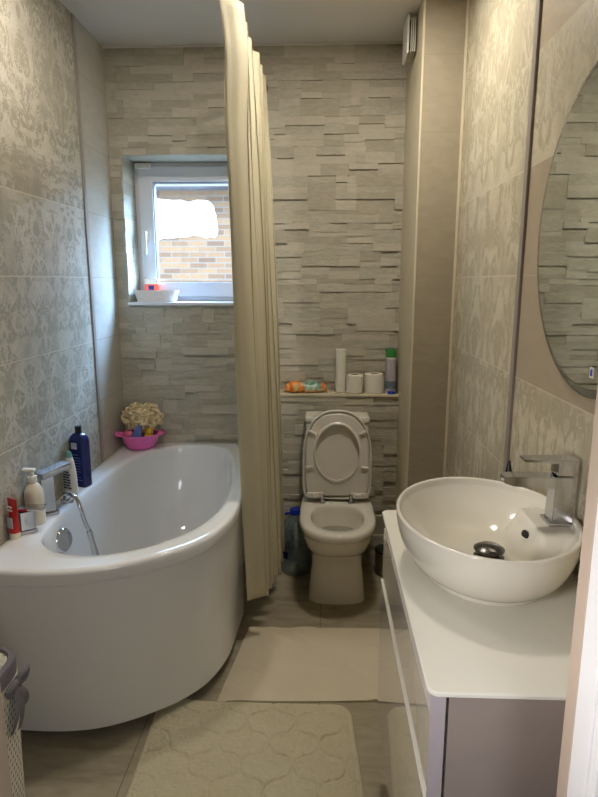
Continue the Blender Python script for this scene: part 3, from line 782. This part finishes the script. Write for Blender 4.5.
# ------------------------------------------------------------------ ledge things
LZ = ZLEDGE
t = thing('wet_wipes_pack', 'orange and teal soft pack of wipes lying on the ledge by the curtain', 'wipes pack', (-0.085, 2.995, LZ), 0.03)
bm = new(); n = 48; rings = []
for k in range(13):
    f = k / 12; zz = 0.052 * f; s = (1 - (2 * f - 1) ** 2) ** 0.42 if 0 < f < 1 else 0.0
    s = 0.55 + 0.45 * s if 0 < f < 1 else 0.55
    rings.append([(0.105 * s * math.copysign(abs(math.cos(2 * PI * i / n)) ** 0.6, math.cos(2 * PI * i / n)) * (1 + 0.03 * math.sin(5 * i)), 0.042 * s * math.copysign(abs(math.sin(2 * PI * i / n)) ** 0.7, math.sin(2 * PI * i / n)), zz * (1 + 0.10 * math.sin(i * 0.8))) for i in range(n)])
loft(bm, rings); finish('pack', bm, 'orange', t, False, angle=60)
bm = new(); rot_box(bm, (0.028, -0.022, 0.036), 0.075, 0.028, 0.018, 0, math.radians(35), 0, 0.006); finish('printed_flap', bm, 'teal', t, False)
bm = new(); box(bm, -0.114, -0.096, -0.024, 0.024, 0.010, 0.013, 0.001); finish('seal', bm, 'orange', t, False)
bm = new(); box(bm, 0.096, 0.114, -0.024, 0.024, 0.008, 0.011, 0.001); finish('seal', bm, 'orange', t, False)
def roll(nm, label, x, y, r, h, core, cat, group=None):
    t = thing(nm, label, cat, (x, y, LZ), 0, group)
    bm = new(); lathe(bm, [(core, 0.0), (r - 0.003, 0), (r, 0.003), (r, h - 0.003), (r - 0.003, h), (core + 0.001, h), (core, h - 0.002), (core, 0.002)], (0, 0, 0), 40, False, False)
    finish('paper', bm, 'paper', t, False)
    bm = new(); lathe(bm, [(core - 0.0015, 0.001), (core, 0.001), (core, h - 0.001), (core - 0.0015, h - 0.001)], (0, 0, 0), 28, False, False); finish('core', bm, 'card', t, False)
    return t
roll('paper_towel_roll', 'tall thin white paper roll standing on the ledge above the toilet', 0.094, 3.008, 0.0265, 0.222, 0.010, 'paper roll')
roll('toilet_paper_roll', 'smaller white toilet roll on the ledge, right beside the tall roll', 0.166, 2.996, 0.0425, 0.094, 0.018, 'toilet paper', 'toilet rolls on the ledge')
roll('toilet_paper_roll', 'fatter white toilet roll on the ledge, next to the green-capped spray can', 0.266, 2.998, 0.0500, 0.100, 0.019, 'toilet paper', 'toilet rolls on the ledge')
t = thing('spray_can', 'lilac grey air freshener spray can with green cap on the ledge', 'spray can', (0.352, 3.018, LZ))
bm = new(); lathe(bm, [(0.027, 0), (0.028, 0.003), (0.028, 0.168), (0.024, 0.176)], (0, 0, 0), 32); finish('can_body', bm, 'can', t, False)
bm = new(); lathe(bm, [(0.0275, 0.172), (0.0275, 0.182)], (0, 0, 0), 32); finish('collar', bm, 'white', t, False)
bm = new(); lathe(bm, [(0.028, 0.181), (0.028, 0.200), (0.022, 0.218), (0.010, 0.226)], (0, 0, 0), 32); box(bm, -0.030, -0.008, -0.010, 0.010, 0.205, 0.222, 0.005); finish('nozzle_cap', bm, 'green', t, False)
bm = new(); lathe(bm, [(0.0284, 0.02), (0.0284, 0.06)], (0, 0, 0), 32); lb = finish('label_band', bm, plain('can_print', (120, 130, 140), 0.4, var=0.35, scale=60), t, False); lb['label'] = 'darker printed band'
bm = new(); lathe(bm, [(0.0, 0.0), (0.017, 0.0), (0.018, 0.002), (0.018, 0.010), (0.016, 0.013), (0.0005, 0.013)], (0, 0, 0), 24)
o = finish('bottle_cap', bm, 'blue', None, loc=(0.350, 2.964, LZ)); tag(o, 'small blue screw cap lying on the ledge edge before the spray can', 'bottle cap')

# ------------------------------------------------------------------ floor things around the toilet
t = thing('water_bottle', 'large clear blue plastic water bottle on the floor left of the toilet', 'bottle', (-0.132, 2.868, 0))
bm = new(); pf = [(0.062, 0.0), (0.072, 0.006), (0.075, 0.03)]
for k in range(9):
    z = 0.04 + k * 0.018; pf += [(0.075, z), (0.0715, z + 0.009)]
pf += [(0.075, 0.205), (0.073, 0.235), (0.060, 0.275), (0.040, 0.305), (0.026, 0.318), (0.024, 0.330)]
lathe(bm, pf, (0, 0, 0), 36, True, False); finish('bottle_body', bm, 'clear', t, False, angle=60)
bm = new(); lathe(bm, [(0.031, 0.322), (0.031, 0.343), (0.029, 0.346)], (0, 0, 0), 24); c = finish('cap', bm, 'blue', t, False)
bm = new(); pts = catmull([(-0.030, 0, 0.325), (-0.046, -0.012, 0.320), (-0.052, -0.02, 0.325), (-0.040, -0.03, 0.337), (-0.02, -0.03, 0.338)], 5); tube(bm, pts, 0.0045, 8); finish('carry_handle', bm, 'blue', t, False)
bm = new(); lathe(bm, [(0.0758, 0.095), (0.0758, 0.135)], (0, 0, 0), 36, False, False)
for v in list(bm.verts):
    if v.co.x > -0.03: bm.verts.remove(v)
lb = finish('label', bm, 'navy', t, False); lb['label'] = 'torn dark blue label'
t = thing('brush_holder', 'small steel container with black lid on the floor right of the toilet', 'container', (0.331, 2.865, 0))
bm = new(); lathe(bm, [(0.048, 0), (0.050, 0.003), (0.050, 0.125)], (0, 0, 0), 32); finish('container_body', bm, 'steel', t, False)
bm = new(); lathe(bm, [(0.051, 0.124), (0.051, 0.134), (0.046, 0.139), (0.01, 0.141)], (0, 0, 0), 32); finish('container_lid', bm, 'black', t, False)

# ------------------------------------------------------------------ vent cover on the column
t = thing('vent_cover', 'white square fan cover near the ceiling on the column side', 'vent', (XCOL - 0.02, 2.81, 2.515))
finish('cover_plate', box(new(), XCOL - 0.044, XCOL - 0.034, 2.735, 2.885, 2.440, 2.590, 0.004), 'white', t)
finish('vent_body', box(new(), XCOL - 0.030, XCOL - 0.002, 2.755, 2.865, 2.460, 2.575, 0.002), 'dark', t)
bm = new()
for k in range(3): box(bm, XCOL - 0.027 + k * 0.008, XCOL - 0.023 + k * 0.008, 2.742, 2.878, 2.447, 2.584, 0.001)
finish('vent_louvre', bm, 'white', t)

# ------------------------------------------------------------------ shower curtain on its rail
rail = thing('curtain_rail', 'bronze shower rail near the ceiling, carrying the cream curtain', 'curtain rail', (-0.30, 3.04, 2.40))
RZ2 = 2.398
bm = new(); tube(bm, [(-0.292, 3.043, RZ2)] + [(-0.292 - 0.0 * k, 2.9 - k * 0.1, RZ2) for k in range(8)] + [Vector(p) for p in catmull([(-0.268, 2.0, RZ2), (-0.30, 1.80, RZ2), (-0.42, 1.64, RZ2), (-0.62, 1.60, RZ2), (-1.05, 1.60, RZ2)], 6)], 0.0085, 12)
finish('rail_tube', bm, 'brass', rail)
bm = new(); lathe(bm, [(0.024, 0), (0.024, 0.01)], (0, 0, 0), 20); bmesh.ops.transform(bm, matrix=Matrix.Translation((-0.292, 3.046, RZ2)) @ Matrix.Rotation(PI / 2, 4, 'X'), verts=bm.verts); finish('rail_flange', bm, 'brass', rail)
cur = thing('shower_curtain', 'cream cloth shower curtain bunched in folds outside the tub', 'shower curtain', (-0.27, 2.4, 0.2))
bm = new(); NU, NV = 220, 70; F = 6.0
def cpt(u, v):
    # u along the bunched cloth, v from the bottom hem (0) to the top (1)
    e = v ** 1.15
    y = (2.235 + 0.50 * u) * (1 - e) + (1.985 + 0.80 * u) * e
    xb = -0.268 + 0.075 * u; xt = -0.300 + 0.022 * u
    x = xb * (1 - e) + xt * e
    ph = 2 * PI * F * u
    amp = (0.030 + 0.008 * math.sin(3 * u + 1)) * (1 - e) + 0.034 * e
    amp *= 1 + 0.18 * math.sin(4.2 * u * F + 6 * v)
    # folds: rounded zigzag
    sx = math.sin(ph - PI / 2 + 0.35 * math.sin(2.2 * v + 5 * u))
    sx = math.copysign(abs(sx) ** 0.75, sx)
    sy = math.sin(2 * (ph - PI / 2)) * 0.011
    z = 0.175 + 0.02 * math.sin(7 * u + 1) + 0.05 * (1 - u) * 0.0
    ztop = 2.372 - 0.020 * abs(math.sin(ph / 2))
    zz = z + (ztop - z) * v
    # cloth near the first hooks sags sideways
    sag = math.exp(-((v - 0.93) / 0.06) ** 2) * math.exp(-(u / 0.16) ** 2) * 0.014
    return (x + amp * sx + sag, y + sy, zz)
G = [[bm.verts.new(cpt(i / NU, j / NV)) for j in range(NV + 1)] for i in range(NU + 1)]
for i in range(NU):
    for j in range(NV): bm.faces.new((G[i][j], G[i + 1][j], G[i + 1][j + 1], G[i][j + 1]))
c = finish('curtain_cloth', bm, 'curtain', cur, angle=80)
sm = c.modifiers.new('thickness', 'SOLIDIFY'); sm.thickness = 0.0016
for k in range(7):
    u = (k + 0.5) / 7; x, y, z = cpt(u, 1.0)
    bm = new(); pts = [(-0.292 + 0.0125 * math.cos(a), y, RZ2 - 0.004 + 0.020 * math.sin(a)) for a in [2 * PI * q / 16 for q in range(17)]]
    tube(bm, pts, 0.0022, 6, False); finish('ring', bm, 'brass', cur)

# ------------------------------------------------------------------ vanity
VY0, VY1, VX = 0.838, 1.588, 0.174
CZ = 0.86
t = thing('vanity_cabinet', 'glossy white wall-hung vanity cabinet with two drawers', 'cabinet', (0.38, 1.21, 0.23))
finish('carcass', box(new(), VX + 0.034, XR - 0.001, VY0 + 0.006, VY1 - 0.006, 0.235, CZ - 0.009, 0.001), 'lacq_side', t)
finish('recess', box(new(), VX + 0.022, VX + 0.036, VY0 + 0.02, VY1 - 0.02, 0.24, CZ - 0.010), 'white', t)
d = finish('drawer', box(new(), VX + 0.005, VX + 0.026, VY0 + 0.003, VY1 - 0.003, 0.664, CZ - 0.052, 0.002), 'lacq', t)
d = finish('drawer', box(new(), VX + 0.001, VX + 0.026, VY0 + 0.003, VY1 - 0.003, 0.232, 0.648, 0.002), 'lacq', t)
bm = new(); box(bm, VX + 0.0005, VX + 0.018, VY0 + 0.003, VY1 - 0.003, 0.6485, 0.6515, 0.0008); finish('lit_edge_strip', bm, 'white', d)  # white strip paints the lit top edge of the lower drawer
bm = new(); box(bm, VX + 0.004, VX + 0.028, VY0 + 0.0015, VY0 + 0.004, 0.235, CZ - 0.010); e = finish('edge_band', bm, 'lacq_edge', t); e['label'] = 'lilac grey front edge'
# worktop with rounded corners
bm = new()
def rrect(x0, x1, y0, y1, r, z, n=8):
    out = []
    for (cx, cy, a0, rad) in ((x1 - 0.002, y1 - 0.002, 0, 0.002), (x0 + r, y1 - r, PI / 2, r), (x0 + r, y0 + r, PI, r), (x1 - 0.002, y0 + 0.002, 1.5 * PI, 0.002)):
        for k in range(n + 1):
            a = a0 + PI / 2 * k / n; out.append((cx + rad * math.cos(a), cy + rad * math.sin(a), z))
    return out
loft(bm, [rrect(VX, XR - 0.001, VY0 - 0.004, VY1 + 0.004, 0.018, CZ - 0.008), rrect(VX - 0.002, XR - 0.001, VY0 - 0.006, VY1 + 0.006, 0.02, CZ - 0.007), rrect(VX - 0.002, XR - 0.001, VY0 - 0.006, VY1 + 0.006, 0.02, CZ - 0.002), rrect(VX, XR - 0.001, VY0 - 0.004, VY1 + 0.004, 0.018, CZ)])
o = finish('worktop', bm, 'counter', None); tag(o, 'white glass worktop on the vanity cabinet, under the basin', 'worktop')

# vessel basin
BX, BY, BA, BB, RIMZ = 0.3655, 1.262, 0.194, 0.243, 0.992
t = thing('vessel_basin', 'white oval countertop basin with tap platform on the vanity worktop', 'washbasin', (BX, BY, CZ))
bm = new(); N = 144
def el(k, z, dx=0.0):
    ra = BA * k; rb = BB * k
    return [(BX + dx + ra * math.cos(2 * PI * i / N), BY + rb * math.sin(2 * PI * i / N), z) for i in range(N)]
rings = [el(0.705, CZ), el(0.715, CZ + 0.002), el(0.717, CZ + 0.009), el(0.728, CZ + 0.013)]
for k in range(1, 15):
    f = k / 14; kk = 0.728 + 0.272 * math.sin(f * PI / 2) ** 0.95; zz = CZ + 0.014 + (RIMZ - 0.006 - CZ - 0.014) * (1 - math.cos(f * PI / 2)) ** 0.78
    rings.append(el(kk, zz))
rings += [el(1.002, RIMZ - 0.003), el(0.992, RIMZ), el(0.968, RIMZ), el(0.955, RIMZ - 0.004)]
def inner(k):
    out = []
    zb = CZ + 0.020 + (RIMZ - 0.006 - CZ - 0.020) * (k / 0.955) ** 2.9
    for i in range(N):
        a = 2 * PI * i / N; x = BX + BA * k * math.cos(a); y = BY + BB * k * math.sin(a)
        # tap platform at the wall side, rising from the bowl
        w = (x - (BX + 0.055)) / 0.055; w = max(0, min(1, w)); w = w * w * (3 - 2 * w)
        s = (abs(y - BY) - 0.062) / 0.075; s = 1 - max(0, min(1, s)); s = s * s * (3 - 2 * s)
        zp = CZ + 0.024 + 0.088 * w * s + (0.012 * w * s)
        d = 0.014; z = 0.5 * (zb + zp + math.sqrt((zb - zp) ** 2 + d * d)) - d * 0.3
        z = min(z, max(zb, RIMZ - 0.018))
        out.append((x, y, z))
    return out
for k in range(0, 64):
    rings.append(inner(0.945 - 0.925 * k / 63))
loft(bm, rings, True, True); finish('basin_bowl', bm, 'ceramic', t, angle=60)
DRX, DRY = 0.380, 1.257
bm = new(); lathe(bm, [(0.033, 0.0), (0.034, 0.004), (0.028, 0.008), (0.021, 0.009), (0.021, 0.016), (0.034, 0.020), (0.034, 0.023), (0.024, 0.029), (0.004, 0.031)], (DRX, DRY, CZ + 0.024), 36); finish('drain_plug', bm, 'dchrome', t)
bm = new(); lathe(bm, [(0.0095, -0.004), (0.0095, 0.0035), (0.007, 0.004)], (0, 0, 0), 20)
bmesh.ops.transform(bm, matrix=Matrix.Translation((BX + 0.086, BY - 0.022, CZ + 0.090)) @ Vector((-0.8, 0, 0.55)).to_track_quat('Z', 'Y').to_matrix().to_4x4() @ Matrix.Diagonal((1.3, 0.8, 1, 1)), verts=bm.verts)
finish('overflow_hole', bm, 'dark', t)

# basin mixer
PZ = RIMZ - 0.016
FXc, FYc = 0.524, 1.252
t = thing('basin_mixer', 'square chrome basin mixer with flat lever on the basin platform', 'tap', (FXc, FYc, PZ))
finish('base_plate', box(new(), FXc - 0.029, FXc + 0.027, FYc - 0.029, FYc + 0.029, PZ - 0.002, PZ + 0.006, 0.002), 'chrome', t)
bm = new(); loft(bm, [[(FXc - 0.022, FYc - 0.023, PZ + 0.005), (FXc + 0.022, FYc - 0.023, PZ + 0.005), (FXc + 0.022, FYc + 0.023, PZ + 0.005), (FXc - 0.022, FYc + 0.023, PZ + 0.005)],
                     [(FXc - 0.019, FYc - 0.021, PZ + 0.108), (FXc + 0.027, FYc - 0.021, PZ + 0.108), (FXc + 0.027, FYc + 0.021, PZ + 0.108), (FXc - 0.019, FYc + 0.021, PZ + 0.108)]])
bmesh.ops.bevel(bm, geom=list(bm.edges), offset=0.002, segments=2, affect='EDGES'); finish('mixer_body', bm, 'chrome', t)
bm = new()
sec = lambda x, z0, z1, w: [(x, FYc - w, z0), (x, FYc + w, z0), (x, FYc + w, z1), (x, FYc - w, z1)]
loft(bm, [sec(FXc + 0.010, PZ + 0.082, PZ + 0.108, 0.0205), sec(FXc - 0.030, PZ + 0.084, PZ + 0.108, 0.0205), sec(FXc - 0.105, PZ + 0.086, PZ + 0.108, 0.0205), sec(FXc - 0.128, PZ + 0.093, PZ + 0.106, 0.018)])
bmesh.ops.bevel(bm, geom=list(bm.edges), offset=0.0018, segments=2, affect='EDGES'); finish('spout', bm, 'chrome', t)
finish('cartridge_cap', box(new(), FXc - 0.017, FXc + 0.026, FYc - 0.021, FYc + 0.021, PZ + 0.111, PZ + 0.140, 0.002), 'chrome', t)
bm = new(); loft(bm, [sec(FXc + 0.027, PZ + 0.138, PZ + 0.147, 0.022), sec(FXc - 0.02, PZ + 0.139, PZ + 0.147, 0.022), sec(FXc - 0.088, PZ + 0.141, PZ + 0.146, 0.019)])
bmesh.ops.bevel(bm, geom=list(bm.edges), offset=0.0015, segments=2, affect='EDGES'); finish('lever', bm, 'chrome', t)

# bottle behind the basin, sprig by the wall
t = thing('dropper_bottle', 'small glass bottle with pointed black cap behind the basin', 'bottle', (0.505, 1.545, CZ))
bm = new(); lathe(bm, [(0.020, 0), (0.022, 0.003), (0.022, 0.075), (0.012, 0.09), (0.010, 0.098)], (0, 0, 0), 24); finish('bottle_body', bm, 'label', t, False)
bm = new(); lathe(bm, [(0.013, 0.095), (0.013, 0.110), (0.009, 0.135), (0.004, 0.160), (0.002, 0.166)], (0, 0, 0), 20); finish('pointed_cap', bm, 'black', t, False)

# round mirror
t = thing('round_mirror', 'round mirror with a thin frosted rim hanging on the right wall above the basin', 'mirror', (XR - 0.01, 1.25, 1.605))
MR = 0.346
bm = new()
def mr(r, x): return [(x, 1.25 + r * math.cos(2 * PI * i / 96), 1.605 + r * math.sin(2 * PI * i / 96)) for i in range(96)]
loft(bm, [mr(MR - 0.004, XR - 0.001), mr(MR, XR - 0.004), mr(MR, XR - 0.010), mr(MR - 0.006, XR - 0.013), mr(MR - 0.020, XR - 0.0145)], True, False); finish('bevelled_edge', bm, 'mirror_edge', t)
bm = new(); loft(bm, [mr(MR - 0.020, XR - 0.006), mr(MR - 0.020, XR - 0.0145)]); finish('mirror_glass', bm, 'mirror', t, angle=20)
bm = new(); box(bm, XR - 0.0156, XR - 0.0147, 1.207, 1.224, 1.304, 1.326, 0.0002); st = finish('sticker', bm, 'white', t)
bm = new(); box(bm, XR - 0.0160, XR - 0.0154, 1.211, 1.220, 1.308, 1.322); finish('sticker_print', bm, 'blue', st)

# ------------------------------------------------------------------ mats
def mat_mesh(c00, c10, c11, c01, nu, nv, hfun, r=0.05):
    """quad patch with rounded corners; hfun(u, v, x, y) gives the pile height"""
    bm = new(); P = [Vector((a, b, 0)) for a, b in (c00, c10, c11, c01)]
    G = []
    for i in range(nu + 1):
        row = []
        for j in range(nv + 1):
            u, v = i / nu, j / nv
            p = (P[0] * (1 - u) + P[1] * u) * (1 - v) + (P[3] * (1 - u) + P[2] * u) * v
            row.append([u, v, p])
        G.append(row)
    return bm, G
def quatre(x, y):
    # trellis of curved diamonds: distance to its lines
    p, q = 0.165, 0.185
    a = x / p; b = y / q
    d1 = abs(((a + b + 0.10 * math.sin(2 * PI * (a - b))) % 1) - 0.5); d2 = abs(((a - b + 0.10 * math.sin(2 * PI * (a + b))) % 1) - 0.5)
    return min(0.5 - d1, 0.5 - d2)
from mathutils import noise as mn
def rug():
    bm = new(); NX, NY = 300, 230; x0, x1, y0, y1, r = -0.568, 0.142, 1.36, 1.865, 0.055
    G = {}
    for i in range(NX + 1):
        for j in range(NY + 1):
            u = i / NX * 2 - 1; v = j / NY * 2 - 1
            X = (x0 + x1) / 2 + (x1 - x0) / 2 * u; Y = (y0 + y1) / 2 + (y1 - y0) / 2 * v
            # round the corners by pulling corner points in
            hx, hy = (x1 - x0) / 2, (y1 - y0) / 2; dx, dy = X - (x0 + x1) / 2, Y - (y0 + y1) / 2
            ax, ay = abs(dx) - (hx - r), abs(dy) - (hy - r)
            if ax > 0 and ay > 0:
                m = max(ax, ay); L = math.hypot(ax, ay); k = m / L; dx = math.copysign(hx - r + ax * k, dx); dy = math.copysign(hy - r + ay * k, dy)
                e = r - m
            else: e = min(r - max(ax, -9), r - max(ay, -9)); e = min(hx - abs(dx), hy - abs(dy))
            X = (x0 + x1) / 2 + dx; Y = (y0 + y1) / 2 + dy
            X -= (0.012 + 0.010 * (u + 1)) * (Y - y0) / (y1 - y0)
            ed = max(0, min(1, e / 0.012)); edge = math.sqrt(1 - (1 - ed) ** 2)
            border = 0.55 if e < 0.020 else 1.0
            q = quatre(X, Y); g = max(0, 1 - q / 0.055)
            nz = mn.noise(Vector((X * 14, Y * 14, 0))) * 0.0016 + mn.noise(Vector((X * 70, Y * 70, 3))) * 0.0030 + mn.noise(Vector((X * 190, Y * 190, 5))) * 0.0030
            h = 0.004 + edge * (0.014 + nz - 0.0095 * g * (0.75 + 0.5 * mn.noise(Vector((X * 9, Y * 9, 8))))) * (border if e < 0.02 else 1)
            # far left corner curls up where it meets the tub
            c = math.exp(-(((X + 0.545) / 0.07) ** 2 + ((Y - 1.86) / 0.06) ** 2)); h += 0.022 * c
            G[i, j] = bm.verts.new((X, Y, max(h, 0.002)))
    for i in range(NX):
        for j in range(NY): bm.faces.new((G[i, j], G[i + 1, j], G[i + 1, j + 1], G[i, j + 1]))
    # skirt down to the floor
    loop = [(i, 0) for i in range(NX)] + [(NX, j) for j in range(NY)] + [(i, NY) for i in range(NX, 0, -1)] + [(0, j) for j in range(NY, 0, -1)]
    low = [bm.verts.new((G[k].co.x, G[k].co.y, 0.0005)) for k in loop]
    for k in range(len(loop)):
        m = (k + 1) % len(loop); bm.faces.new((G[loop[k]], low[k], low[m], G[loop[m]]))
    bm.faces.new(low)
    return bm
o = finish('bath_rug', rug(), 'pile', None, angle=80); tag(o, 'thick cream shaggy bath rug with trellis pattern, nearest on the floor', 'bath rug')
def towel():
    bm = new(); NX, NY = 150, 120; G = {}
    c = [Vector((-0.372, 1.868, 0)), Vector((0.232, 1.892, 0)), Vector((0.262, 2.352, 0)), Vector((-0.312, 2.336, 0))]
    for i in range(NX + 1):
        for j in range(NY + 1):
            u, v = i / NX, j / NY; p = (c[0] * (1 - u) + c[1] * u) * (1 - v) + (c[3] * (1 - u) + c[2] * u) * v
            h = 0.005 + 0.0012 * mn.noise(Vector((p.x * 7, p.y * 7, 1)))
            w = mn.noise(Vector((p.x * 5 + p.y * 6, (p.y - p.x) * 2.2, 7)))
            h += 0.011 * max(0, 1 - abs(w) / 0.12) * max(0, mn.noise(Vector((p.x * 4, p.y * 4, 4))) + 0.25)
            if u > 0.9 and v < 0.15: h += 0.012 * (u - 0.9) / 0.1 * (0.15 - v) / 0.15
            h += 0.004 * math.exp(-((v) / 0.03) ** 2) * max(0, math.sin(u * 9))
            G[i, j] = bm.verts.new((p.x, p.y, h))
    for i in range(NX):
        for j in range(NY): bm.faces.new((G[i, j], G[i + 1, j], G[i + 1, j + 1], G[i, j + 1]))
    loop = [(i, 0) for i in range(NX)] + [(NX, j) for j in range(NY)] + [(i, NY) for i in range(NX, 0, -1)] + [(0, j) for j in range(NY, 0, -1)]
    low = [bm.verts.new((G[k].co.x, G[k].co.y, 0.0005)) for k in loop]
    for k in range(len(loop)):
        m = (k + 1) % len(loop); bm.faces.new((G[loop[k]], low[k], low[m], G[loop[m]]))
    bm.faces.new(low); return bm
o = finish('bath_mat', towel(), 'towel', None, angle=80); tag(o, 'flat pale towelling bath mat lying between rug and toilet', 'bath mat')

# ------------------------------------------------------------------ laundry hamper
HX, HY = -0.890, 1.175
t = thing('laundry_hamper', 'white woven plastic laundry hamper with grey fabric rim by the door', 'hamper', (HX, HY, 0))
def hring(k, z, n=64, p=4.5):
    out = []
    for i in range(n):
        a = 2 * PI * i / n; ca, sa = math.cos(a), math.sin(a)
        out.append((HX + 0.150 * k * math.copysign(abs(ca) ** (2 / p), ca), HY + 0.125 * k * math.copysign(abs(sa) ** (2 / p), sa), z))
    return out
bm = new(); R = loft(bm, [hring(0.92 + 0.08 * k / 10, 0.004 + 0.55 * k / 10) for k in range(11)], True, False)
uvl = bm.loops.layers.uv.new('UVMap')
def uv_by(bm):
    for f in bm.faces:
        for l in f.loops:
            a = math.atan2((l.vert.co.y - HY) / 0.125, (l.vert.co.x - HX) / 0.150)
            if a < -PI + 1e-3 and f.calc_center_median().y > HY: a += 2 * PI
            l[uvl].uv = ((a / (2 * PI)) * 64, l.vert.co.z * 62)
uv_by(bm)
finish('woven_body', bm, 'lattice', t)
bm = new(); loft(bm, [hring(0.93, 0.01), hring(0.95, 0.55), hring(0.90, 0.56)], True, True); finish('lining', bm, plain('dark_lining', (70, 64, 58), 0.9), t)
bm = new(); loft(bm, [hring(1.0, 0.552), hring(1.015, 0.555), hring(1.02, 0.592), hring(1.005, 0.600), hring(0.92, 0.602), hring(0.90, 0.594), hring(0.93, 0.556)], False, False); finish('fabric_rim', bm, 'fabric', t)
bm = new(); loft(bm, [hring(1.006, 0.520), hring(1.016, 0.521), hring(1.018, 0.560), hring(1.008, 0.561)], False, False); finish('cream_band', bm, 'cream', t)
bm = new(); loft(bm, [hring(0.925, 0.590), hring(0.925, 0.5945)])
uvl = bm.loops.layers.uv.new('UVMap')
for f in bm.faces:
    for l in f.loops: l[uvl].uv = ((l.vert.co.x - HX) * 60, (l.vert.co.y - HY) * 48)
finish('woven_lid', bm, 'lattice', t)
# ribbon bow on the near right corner
bxp = Vector((HX + 0.152, HY + 0.060, 0.545))
for k, (dy, dz, ln, ph) in enumerate(((-0.028, -0.01, 0.105, 0.25), (0.0, -0.012, 0.115, 0.05), (0.03, -0.008, 0.075, -0.35))):
    bm = new(); pts = []
    for q in range(8):
        f = q / 7; pts.append((bxp.x + 0.004 + 0.010 * math.sin(f * PI), bxp.y + dy * f - ph * ln * f * 0.3, bxp.z - 0.005 - ln * f))
    rings = []
    for (x, y, z) in pts: rings.append([(x, y - 0.012, z), (x + 0.003, y, z), (x, y + 0.012, z), (x - 0.002, y, z)])
    loft(bm, rings); finish('ribbon_tail', bm, 'fabric', t)
for s in (-1, 1):
    bm = new(); pts = catmull([(bxp.x, bxp.y, bxp.z), (bxp.x + 0.014, bxp.y + s * 0.02, bxp.z + 0.016), (bxp.x + 0.010, bxp.y + s * 0.045, bxp.z + 0.010), (bxp.x + 0.006, bxp.y + s * 0.03, bxp.z - 0.010), (bxp.x, bxp.y, bxp.z)], 5)
    tube(bm, pts, 0.0075, 8); finish('ribbon_loop', bm, 'fabric', t)

# ------------------------------------------------------------------ window sill things
SZ = WZ0 + 0.004
t = thing('sill_basket', 'white printed rectangular basket on the window sill', 'basket', (-0.875, 3.135, SZ), 0.05)
bm = new()
rr = lambda a, b, z: [(a, -b, z), (a, b, z), (-a, b, z), (-a, -b, z)]
loft(bm, [rr(0.094, 0.050, 0), rr(0.108, 0.062, 0.060), rr(0.104, 0.058, 0.060), rr(0.091, 0.047, 0.004)]); bmesh.ops.bevel(bm, geom=[e for e in bm.edges if abs(e.verts[0].co.z - e.verts[1].co.z) > 0.02], offset=0.008, segments=3, affect='EDGES')
finish('basket_body', bm, 'basket', t, False)
bm = new(); box(bm, 0.094, 0.104, -0.014, 0.014, 0.03, 0.046, 0.003); finish('grip_hole', bm, 'gasket', t, False)
t = thing('soap_jar', 'red-orange jar with a white lid standing behind the sill basket', 'jar', (-0.912, 3.185, SZ))
# it stands inside the basket footprint, on the sill behind it
bm = new(); lathe(bm, [(0.030, 0), (0.034, 0.003), (0.036, 0.085), (0.033, 0.092)], (0, 0, 0), 28, sx=1.15, sy=0.8, power=3.5); finish('jar_body', bm, 'salmon', t, False)
bm = new(); lathe(bm, [(0.034, 0.091), (0.035, 0.112), (0.031, 0.117)], (0, 0, 0), 28, sx=1.15, sy=0.8, power=3.5); finish('jar_lid', bm, 'cream', t, False)
bm = new(); rot_box(bm, (0, -0.029, 0.072), 0.030, 0.003, 0.022, 0, 0, 0, 0.001); lb = finish('jar_label', bm, 'navy', t, False); lb['label'] = 'small dark blue label'
